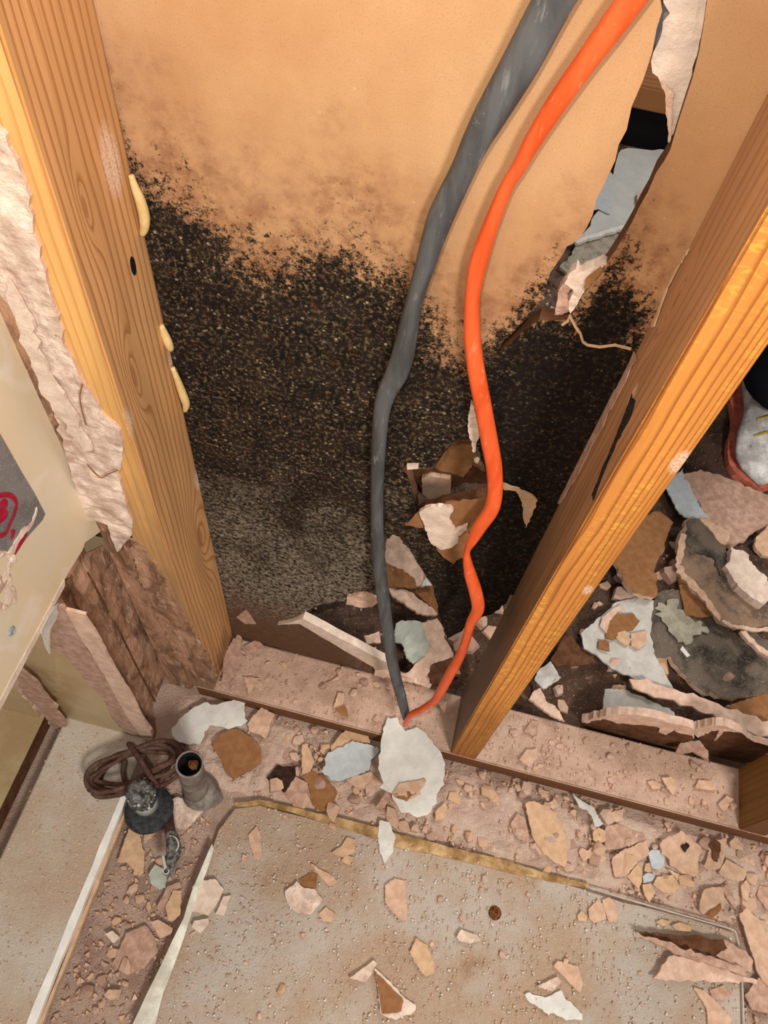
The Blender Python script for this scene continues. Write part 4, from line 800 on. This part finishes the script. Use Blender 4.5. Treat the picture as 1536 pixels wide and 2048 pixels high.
# ---------------------------------------------------------------- the rubble beyond the wall
far = [
 ('paper_board', 'brown paper-faced board leaning behind the orange-fronted stud', 'board', '2', '-60,600 120,330 370,115 425,125 545,235 515,350 440,560 385,690 365,740 410,770 400,960 360,990 150,960 60,830 0,690', .09, 'brown', .010),
 ('board_piece', 'wide pinkish-brown board piece in front of the shoe', 'board', 'p', '1363,950 1400,940 1450,955 1545,995 1545,1050 1500,1065 1490,1082 1452,1090 1412,1040 1396,1000', .04, 'chip_dusty', .010),
 ('paint_sheet', 'grey-white paint sheet behind the stud, left of the wide board piece', 'paint flake', 'p', '1330,970 1362,940 1393,1000 1414,1037 1372,1037 1352,1018', .05, 'bluewhite', .003),
 ('mouldy_board', 'large mouldy board with a black top running to the right edge', 'board', '2', '700,190 810,185 960,330 1000,420 1100,480 1110,640 1220,880 1400,1010 1600,1120 1600,1310 1160,1290 1040,1230 870,1000 620,760 600,400 640,340', .075, 'mould_brown', .012),
 ('paper_scrap', 'triangular brown scrap hanging under the large mouldy board', 'paper scrap', '2', '610,770 660,820 860,1010 980,1190 850,1210 695,1180 640,950', .062, 'brown', .003),
 ('plaster_lump', 'bright white jagged plaster lump at the right edge beyond the stud', 'plaster piece', '2', '1150,490 1290,530 1380,660 1500,780 1560,880 1560,1000 1490,1080 1370,1000 1230,880 1130,720 1095,670 1150,620', .105, 'gypsum_pale', .020),
 ('plaster_shard', 'pink shard between the paint sheet and the white lump', 'plaster piece', '2', '820,200 960,230 1150,330 1140,410 1090,470 1000,400 960,320', .085, 'chip', .008),
 ('mouldy_board', 'black speckled board with a pale bare patch', 'board', 'p', '1300,1215 1315,1185 1365,1180 1440,1245 1480,1248 1545,1290 1545,1390 1460,1398 1400,1385 1340,1315 1305,1318', .045, 'mould_board', .012),
 ('tan_board', 'tan board corner at the right edge above the white lump', 'board', '2', '1400,480 1420,380 1536,260 1600,260 1600,590 1470,570', .06, 'chip_tan', .008),
 ('gypsum_lath', 'long straight pink strip slanting down to the right edge', 'plaster piece', '4', '120,560 300,570 640,680 960,780 1600,1030 1600,1180 1100,1000 830,860 450,740 160,640', .085, 'gypsum', .005),
 ('paint_sheet', 'large white paint sheet with stuck scabs right of the stud', 'paint flake', 'p', '1161,1269 1196,1236 1233,1207 1270,1197 1306,1203 1302,1270 1307,1308 1325,1335 1345,1378 1300,1374 1265,1357 1225,1337 1200,1315 1168,1297', .055, 'greywhite', .004),
 ('paint_sheet', 'curved grey-white strip below the long pink strip', 'paint flake', '3', '890,1170 1100,1180 1250,1240 1420,1320 1600,1410 1600,1500 1400,1460 1200,1420 870,1400 880,1260', .055, 'greywhite', .004),
 ('paint_flake', 'small white corner piece beside the foot of the orange-fronted stud', 'paint flake', '3', '200,980 330,890 440,1060 260,1180 170,1070', .05, 'greywhite', .003),
 ('plaster_shard', 'crooked pink strip behind the plate right of the stud foot', 'plaster piece', '3', '165,1180 230,1160 290,1290 380,1340 480,1500 330,1440 240,1360 110,1270', .055, 'gypsum', .006),
 ('paper_scrap', 'brown crumpled scrap with pink edge beside the orange-fronted stud', 'paper scrap', '3', '330,870 480,620 560,640 640,750 800,900 700,925 380,930', .04, 'brown_dark', .004),
 ('paper_board', 'brown board face at the right edge below the black speckled board', 'board', '4', '1100,840 1370,740 1600,690 1600,1020 1250,920', .05, 'brown', .010),
 ('gypsum_lath', 'thin pale strip above the brown board face at the right edge', 'plaster piece', '4', '1250,70 1300,60 1430,190 1600,310 1600,370 1380,210', .085, 'gypsum', .008),
 ('gypsum_lath', 'pale stick crossing below the large mouldy board', 'plaster piece', '2', '1040,1240 1080,1230 1160,1268 1440,1310 1600,1290 1600,1350 1420,1340 1160,1305', .092, 'gypsum', .004),
 ('gypsum_lath', 'dusty pink upright strip along the left rim of the large mouldy board', 'plaster piece', '2', '600,740 600,560 640,340 690,350 660,660 680,740 880,930 1000,1120 1060,1230 1030,1250 860,1010', .088, 'chip', .003),
 ('greenish_flake', 'pale green-white shard in the gap behind the plate', 'paint flake', 'A', '1035,285 1075,268 1190,275 1200,330 1240,410 1210,480 1140,525 1100,490 1075,400 1030,395', .066, 'greenwhite', .004),
 ('plaster_shard', 'broad pink shard right of the green-white one', 'plaster piece', 'A', '1160,290 1280,255 1310,300 1330,380 1375,450 1375,490 1250,530 1230,590 1250,650 1060,590 1130,560 1190,480 1220,410', .052, 'gypsum', .006),
 ('plaster_shard', 'pink pointed shard under the lower torn edge of the sheet', 'plaster piece', '5', '120,1100 270,1130 440,1270 460,1300 330,1290 150,1160', .075, 'gypsum', .006),
 ('paper_scrap', 'brown scrap right of the white triangle behind the sheet', 'paper scrap', '5', '340,1110 450,1075 495,1170 465,1300 430,1250 300,1140', .07, 'brown', .004),
 ('paint_flake', 'small white triangle in the lower hole', 'paint flake', '5', '390,985 430,1040 455,1090 350,1105 380,1040', .10, 'white', .004),
 ('plaster_shard', 'large pink shard seen left of the flap through the lower hole', 'plaster piece', '5', '60,840 150,755 200,770 390,990 370,1110 250,1095 110,950 60,940', .082, 'gypsum', .006),
 ('paper_scrap', 'brown band below the large pink shard in the lower hole', 'paper scrap', '5', '60,930 110,945 220,990 300,1050 320,1120 120,1100 60,1090', .088, 'brown', .003),
 ('plaster_shard', 'small pink chip left of the black cable behind the broken edge', 'plaster piece', 'A', '850,365 940,335 950,400 870,405', .045, 'gypsum', .005),
 ('plaster_shard', 'pink strip under the black cable at the back of the plate', 'plaster piece', 'A', '920,550 990,545 1060,570 1250,650 1240,668 1100,625 910,592', .048, 'gypsum', .006),
 ('paper_scrap', 'dark brown scrap beside the orange cable behind the plate', 'paper scrap', 'A', '1250,530 1370,490 1375,560 1330,640 1260,650 1230,590', .060, 'brown_dark', .004),
]
def heap(x, y):      # low mound of dirt and rubble behind the wall
    e = max(0.0, min(1, (y-.115)/.09))*max(0.0, min(1, (1.0-y)/.3))
    e *= max(0.0, min(1, (((x-.56)**2+(y-.88)**2)**.5-.32)/.1))
    return e*(0.030+0.016*mnoise.fractal((x*11, y*11, 5.1), 1.0, 2.1, 4))
for name, label, cat, key, s, z, m, th in far:
    z = 0.046+0.5*(max(z, .045)-0.045)+0.3*th if z < .2 else z
    o = flake(name, label, cat, key, s, z, m, th, bump=0.003, curl=0.003, side='gypsum' if 'board' in name else m)
    if label.startswith('black speckled'):
        tag(slab('bare_patch', on('2', '400,1080 480,1050 600,1010 640,1100 690,1190 830,1230 920,1330 840,1400 780,1400 700,1470 560,1400 480,1270 420,1200', 2, z+.005), (0, 0, 1), .001, M['patch'], o, amp=0.010, step=0.005), 'pale bare patch')
        tag(slab('white_speck', on('4', '640,250 660,210 740,310 710,330', 2, z+.008), (0, 0, 1), .002, M['white'], o), 'white speck')
    if label.startswith('large mouldy'):
        tag(slab('black_growth', on('2', '700,195 810,190 955,335 995,425 1095,485 1105,640 1180,850 1050,760 1000,620 850,540 760,560 720,460 690,340', 2, z+.004), (0, 0, 1), .002, M['mould_board'], o, amp=0.006, step=0.006), 'black mould along the top')
    if label.startswith('large white paint'):
        for nm, mm, q in (('plaster_scab', 'gypsum', '840,520 860,440 960,350 1060,300 1070,350 1000,400 940,470 930,620'), ('paper_patch', 'brown', '940,470 1010,400 1180,390 1250,470 1180,560 1070,580 980,660 900,650'), ('paper_patch', 'brown', '830,660 930,680 940,780 820,750'), ('plaster_scab', 'chip_tan', '1010,590 1100,570 1160,660 1130,730 1060,690 1010,650'), ('plaster_scab', 'chip', '1160,600 1320,570 1320,700 1230,760 1160,720')):
            slab(nm, on('3', q, 2, z+.006), (0, 0, 1), .003, M[mm], o, bump=.001)
# broken sheet strips standing on edge behind the plate
def upright(name, label, cat, key, s, y, m, th, rim=None):
    o = tag(slab(name, on(key, s, 1, y), (0, -1, 0), th, [M[m], M['gypsum']], bump=.001), label, cat)
    if rim: tag(slab('gypsum_rim', on(key, rim, 1, y-.003), (0, -1, 0), .012, M['gypsum'], o, bump=.0015), 'pink broken rim')
upright('board_strip', 'brown board strip standing behind the right plate bay, pink rim on top', 'board', '4', '-370,1000 -150,960 0,1000 420,1040 430,1100 500,1120 560,1075 770,1130 760,1180 640,1210 600,1330 300,1250 0,1190 -300,1110', .100, 'brown_dark', .010,
        '-370,990 -150,930 0,912 250,930 500,990 770,1060 790,1130 770,1140 560,1080 500,1125 430,1105 415,1045 0,1005 -150,962 -360,1005')
upright('board_strip', 'dark board strip standing at the right end behind the plate, pale rim on top', 'board', '4', '820,1150 960,1080 1250,1100 1400,1200 1600,1250 1420,1420 950,1370 900,1250', .112, 'brown_dark', .010,
        '780,1060 1000,1020 1100,1030 1260,1105 1060,1070 1080,1090 1000,1190 990,1180 1040,1080 960,1080 820,1155 780,1120')
flake('plaster_shard', 'dusty bent shard leaning on the back edge of the right plate bay', 'plaster piece', '4', '590,1300 640,1210 760,1190 830,1180 920,1290 930,1390 860,1340 770,1290 660,1320', .06, 'chip_dusty', .006)
# shoe with trouser leg of somebody standing in the next room
toe = at(1512, 978, 2, 0.012); toe.z = 0.03
dirv = V3((0.02, 1, 0)).normalized(); heel = toe+dirv*0.28; sv = V3((-dirv.y, dirv.x, 0))
pe = empty('person', V3((heel.x-.06, heel.y-.02, 0.0))); tag(pe, 'person standing beyond the stud, only dusty white shoe and black trouser leg in view', 'person')
L = 0.28
def foot_section(t, zs, k):      # width profile along the shoe
    w = 0.054*max(0.0, min(1, t*6))**0.4*(1-0.18*math.sin(math.pi*min(1, max(0, (t-.35)/.4))))*math.sqrt(max(0.05, min(1, (1.02-t)*5)))
    return w*k
def loft(secs, bm):
    rings = [[bm.verts.new(p) for p in s] for s in secs]
    for A, B_ in zip(rings, rings[1:]):
        n = len(A)
        for k in range(n): bm.faces.new([A[k], A[(k+1) % n], B_[(k+1) % n], B_[k]])
    bm.faces.new(list(reversed(rings[0]))); bm.faces.new(rings[-1]); bmesh.ops.recalc_face_normals(bm, faces=bm.faces[:]); return bm
secs = []; sole = []
for i in range(15):
    t = i/14; w = max(.004, foot_section(t, 0, 1)); h = 0.05+0.05*min(1, max(0, (t-.12)/.45))+(0.03 if t > .6 else 0)*min(1, (t-.6)/.2)
    if t < .06: h = 0.034
    c = toe*1.0; c.z = 0; c = c+dirv*(t*L)
    secs.append([c+sv*(w*math.cos(a))+V3((0, 0, .022+(h-.022)*(0.5+0.5*math.sin(a)) if math.sin(a) > -0.99 else .022)) for a in [2*math.pi*k/20 for k in range(20)]])
    sole.append([c+sv*((w+.004)*sx)+V3((0, 0, zz)) for sx, zz in ((-1, 0.002), (1, 0.002), (1.02, .020), (-1.02, .020))])
leg = tube([V3((0, 0, 0.06)), V3((0, 0, .2)), V3((0.01, 0.01, .45)), V3((0.01, .02, .62))], [.036, .040, .056, .058], 16)
bd = fin('body', leg, M['skin'], pe, pe.location, True)
sh = fin('shoe', loft(secs, bmesh.new()), M['shoe_white'], pe, (0, 0, 0), True); tag(sh, 'dusty white shoe')
tag(fin('sole', loft(sole, bmesh.new()), M['sole_red'], sh, (0, 0, 0)), 'red sole')
for i in range(5):
    t = .34+i*.055; c = V3((toe.x, toe.y, 0))+dirv*(t*L); h = 0.05+0.05*min(1, max(0, (t-.12)/.45))
    s_ = 1 if i % 2 else -1
    P = [c+sv*(-.03)+V3((0, 0, h-.010)), c+sv*(-.012)+V3((0, 0, h+.002)), c+dirv*.010*s_+sv*.012+V3((0, 0, h+.002)), c+dirv*.014*s_+sv*.03+V3((0, 0, h-.010))]
    tag(fin('lace', tube(P, .0026, 6), M['lace'], sh, (0, 0, 0)), 'yellow lace')
tl = bmesh.new(); hem = V3((toe.x, toe.y, 0))+dirv*(.62*L)
tube([hem+V3((0, 0, .118)), hem+V3((.0, 0, .15)), hem+V3((.02, .01, .3)), hem+V3((.02, .02, .62))], [.078, .084, .088, .09], 20, tl)
tag(fin('trouser_leg', tl, M['fabric_black'], pe, (0, 0, 0), True), 'black trouser leg')

# what shows through the upper slit
gs = flake('grey_sheet', 'pale grey sheet on the far floor seen through the upper slit', 'sheet', 'S', '80,1330 200,1290 330,1100 420,840 480,672 860,690 900,1150 560,1190 430,1225 330,1260', .018, 'grey_sheet', .006, bump=0.0)
flake('speckled_mat', 'speckled mat below the pale grey sheet in the slit', 'mat', 'S', '60,1480 150,1400 190,1290 330,1262 430,1228 560,1195 620,1400 380,1560 200,1560', .012, 'mat', .008)
flake('paint_flake', 'blue-white chip lying on the pale grey sheet in the slit', 'paint flake', 'S', '410,830 440,880 410,1000 430,1060 410,1120 330,1085 250,1100 350,930', .022, 'bluewhite', .002)
flake('plaster_crumb', 'tiny pink crumb on the pale grey sheet in the slit', 'plaster flake', 'S', '595,985 615,965 645,1000 600,1040', .030, 'gypsum', .010)
rimp = on('S', '170,1300 240,1270 420,1215 560,1175 565,1200 430,1240 250,1295 190,1320', 2, .026)
tag(slab('white_rim', rimp, (0, 0, 1), .008, M['white'], gs), 'white front rim')
yb = at(1250, 300, 2, 0.0).y+0.02
zc0 = at(1290, 215, 1, yb).z; zc1 = at(1290, 168, 1, yb).z
lc = empty('low_cabinet', V3((0.15, yb, 0))); tag(lc, 'black low unit with a wooden ledge far behind the slit', 'cabinet')
fin('carcass', boxbm(-.4, .5, 0.0, .18, 0, zc0-.002, .004), M['void'], lc, lc.location)
fin('ledge', boxbm(-.42, .52, -0.012, .19, zc0-.002, zc1, .004), M['far_wood'], lc, lc.location)

# ---------------------------------------------------------------- crumbs
def crumb_mesh(seed, flat):
    rnd = random.Random(seed); bm = bmesh.new(); n = rnd.randint(5, 8)
    ring = [(math.cos(a)*r, math.sin(a)*r) for a, r in [(2*math.pi*(k+rnd.uniform(-.3, .3))/n, rnd.uniform(.6, 1.05)) for k in range(n)]]
    top = [bm.verts.new((x*.9, y*.9, flat*rnd.uniform(.7, 1.3))) for x, y in ring]; bot = [bm.verts.new((x, y, 0)) for x, y in ring]
    c = bm.verts.new((rnd.uniform(-.2, .2), rnd.uniform(-.2, .2), flat*rnd.uniform(1.0, 1.6)))
    for k in range(n):
        j = (k+1) % n; bm.faces.new([top[k], top[j], c]); bm.faces.new([bot[k], bot[j], top[j], top[k]])
    bm.faces.new(list(reversed(bot))); bm.normal_update()
    me = bpy.data.meshes.new('crumb'); bm.to_mesh(me); bm.free(); return me
keys = ('chip', 'chip', 'chip_tan', 'chip_dusty', 'gypsum')
proto = []
for k in range(10):
    me = crumb_mesh(k+3, .28 if k % 2 else .6); me.materials.append(M[keys[k % 5]]); proto.append(me)
panel2 = [(p.x, p.y) for p in ppoly]
def zpanel(x, y): return zp+0.0012
crumbs = []
def scatter(n, group, label, region, z, smin, smax, cat='plaster crumb', rnd=random.Random(5)):
    for _ in range(n):
        x, y = region(rnd); me = rnd.choice(proto); s = rnd.uniform(smin, smax)*(0.6+0.8*rnd.random()**2)
        p = V3((x, y, heap(x, y)+.003 if z is None else z)); q = ROT.transposed()@(p-CAM)
        seen = q.z < 0 and abs(q.x/q.z)*FPX < 775 and abs(q.y/q.z)*FPX < 1030
        crumbs.append(((s/q.length if seen else 0.0), me, (s, s*rnd.uniform(.6, 1), s), (rnd.uniform(-.12, .12), rnd.uniform(-.12, .12), rnd.uniform(0, 6.28)), p, label, cat, group))
def place_crumbs(limit):
    crumbs.sort(key=lambda c: -c[0]); bm = bmesh.new()
    from mathutils import Euler
    for i, (k, me, sc, ro, p, label, cat, group) in enumerate(crumbs):
        if k <= 0: continue
        if i < limit:
            o = bpy.data.objects.new('plaster_crumb', me); C.objects.link(o); o.scale = sc; o.rotation_euler = ro; o.location = p
            tag(o, label, cat, group)
        else:
            mx = Matrix.LocRotScale(p, Euler(ro), V3(sc)); n0 = len(bm.verts); bm.from_mesh(me); bm.verts.ensure_lookup_table()
            bmesh.ops.transform(bm, matrix=mx, verts=bm.verts[n0:])
    tag(fin('plaster_grit', bm, M['chip']), 'the tiniest plaster crumbs strewn over plate, panel and rubble', 'grit', kind='stuff')
def rect(x0, x1, y0, y1): return lambda r: (r.uniform(x0, x1), r.uniform(y0, y1))
def inpanel(r):
    while True:
        x, y = r.uniform(-.30, .44), r.uniform(-.46, -.13)
        if inside((x, y), panel2): return x, y
scatter(70, 'small crumbs on the loose panel', 'small plaster crumb lying on the dusty loose panel', inpanel, zp+.001, .0035, .0085)
scatter(170, 'small crumbs in the rubble strip before the plate', 'small plaster crumb in the rubble strip between plate and loose panel', rect(-.24, .46, -.118, -.008), .006, .005, .015)
scatter(40, 'small crumbs in the left gutter', 'small plaster crumb in the gutter between left plate and loose panel', rect(-.415, -.34, -.42, -.16), .003, .005, .011)
scatter(24, 'small crumbs on the left plate bay', 'small plaster crumb on the plate between the two pine studs', rect(-.35, -.08, .008, .082), .0385, .004, .010)
scatter(34, 'small crumbs on the right plate bay', 'small plaster crumb on the plate right of the orange-fronted stud', rect(.05, x3-.01, .008, .082), .0385, .004, .010)
scatter(50, 'small crumbs in the right margin', 'small plaster crumb on the floor right of the bright trim strip', rect(.455, .56, -.30, -.02), .003, .006, .014)
scatter(90, 'small crumbs beyond the wall', 'small plaster crumb on the dark floor behind the wall', lambda r: (r.uniform(-.1, .42), r.uniform(.12, .6)), None, .006, .018)
scatter(46, 'flat shards beyond the wall', 'flat plaster shard lying in the dark rubble behind the wall', lambda r: (r.uniform(-.08, .44), r.uniform(.12, .62)), None, .014, .030)
place_crumbs(290)
def grit(name, label, n, regions, mats, smin, smax, seed):
    rnd = random.Random(seed); bm = bmesh.new()
    for _ in range(n):
        reg, z = rnd.choice(regions); x, y = reg(rnd); s = smin+(smax-smin)*rnd.random()**2.2; a = rnd.uniform(0, 6.28); mi = rnd.randrange(len(mats))
        if z is None: z = heap(x, y)
        vs = [bm.verts.new((x+s*rnd.uniform(.6, 1.1)*math.cos(a+k*2.09), y+s*rnd.uniform(.6, 1.1)*math.sin(a+k*2.09), z)) for k in range(3)]
        h = s*rnd.uniform(.4, .9); tp = [bm.verts.new((x+(v.co.x-x)*.72, y+(v.co.y-y)*.72, z+h*rnd.uniform(.8, 1.2))) for v in vs]
        for k in range(3): bm.faces.new([vs[k], vs[(k+1) % 3], tp[(k+1) % 3], tp[k]]).material_index = mi
        bm.faces.new(tp).material_index = mi
    tag(fin(name, bm, [M[k] for k in mats]), label, 'grit', kind='stuff')
grit('plaster_grit', 'fine plaster grit over the loose panel', 5200, [(inpanel, zp+.0014)], ('chip', 'gypsum', 'gypsum_pale', 'white'), .0007, .0032, 1)
grit('plaster_grit', 'fine plaster grit in the rubble strip and gutter', 3400, [(rect(-.3, .46, -.12, -.004), .001), (rect(-.3, .46, -.12, -.004), .003), (rect(-.42, -.31, -.46, -.1), .001), (rect(.45, .6, -.4, 0), .001)], ('chip', 'chip_dusty', 'gypsum', 'trough', 'chip_tan'), .001, .006, 2)
grit('plaster_grit', 'fine plaster grit on the plate top', 1500, [(rect(-.36, -.02, .003, .088), .038), (rect(.04, x3, .003, .088), .038)], ('chip', 'chip_dusty', 'gypsum', 'plate_top'), .0006, .0036, 3)
grit('plaster_grit', 'fine grit on the broad left plate', 2200, [(rect(xe-.13, xe-.008, -.6, -.10), zl)], ('chip_dusty', 'chip_tan', 'gypsum', 'gypsum_pale'), .0005, .0022, 4)
grit('plaster_grit', 'fine rubble on the dark floor beyond the wall', 1800, [(lambda r: (r.uniform(-.3, .42), r.uniform(.12, .70)), None), (lambda r: (r.uniform(-.3, .2), r.uniform(.7, 1.1)), None)], ('chip_dusty', 'dirt', 'gypsum', 'brown_dark'), .001, .007, 6)
# uneven heaps of plaster dust in the rubble strip
bm = bmesh.new(); nx, ny = 130, 26; G = []
for j in range(ny):
    for i in range(nx):
        x = -0.42+1.04*i/(nx-1); y = -0.128+0.126*j/(ny-1)
        e = min(1, j/3, (ny-1-j)/3, i/3, (nx-1-i)/3)
        h = e*(0.006+0.010*mnoise.fractal((x*22, y*22, 3.3), 1.0, 2.1, 5))-.0015
        G.append(bm.verts.new((x, y, h)))
for j in range(ny-1):
    for i in range(nx-1): bm.faces.new([G[j*nx+i], G[j*nx+i+1], G[(j+1)*nx+i+1], G[(j+1)*nx+i]])
tag(fin('plaster_dust', bm, M['trough']), 'heaped pink plaster dust between the plate and the loose panel', 'dust', kind='stuff')
bm = bmesh.new(); nx, ny = 90, 90; G = []
for j in range(ny):
    for i in range(nx):
        x = -0.40+1.2*i/(nx-1); y = 0.112+0.9*j/(ny-1)
        ex = min(1, i/4, (nx-1-i)/4); G.append(bm.verts.new((x, y, heap(x, y)*ex+.0005-.003*(1-ex))))
for j in range(ny-1):
    for i in range(nx-1): bm.faces.new([G[j*nx+i], G[j*nx+i+1], G[(j+1)*nx+i+1], G[(j+1)*nx+i]])
tag(fin('dirt_heap', bm, M['dirt']), 'low heap of dark dirt and crumbled plaster behind the wall', 'dirt', kind='stuff')
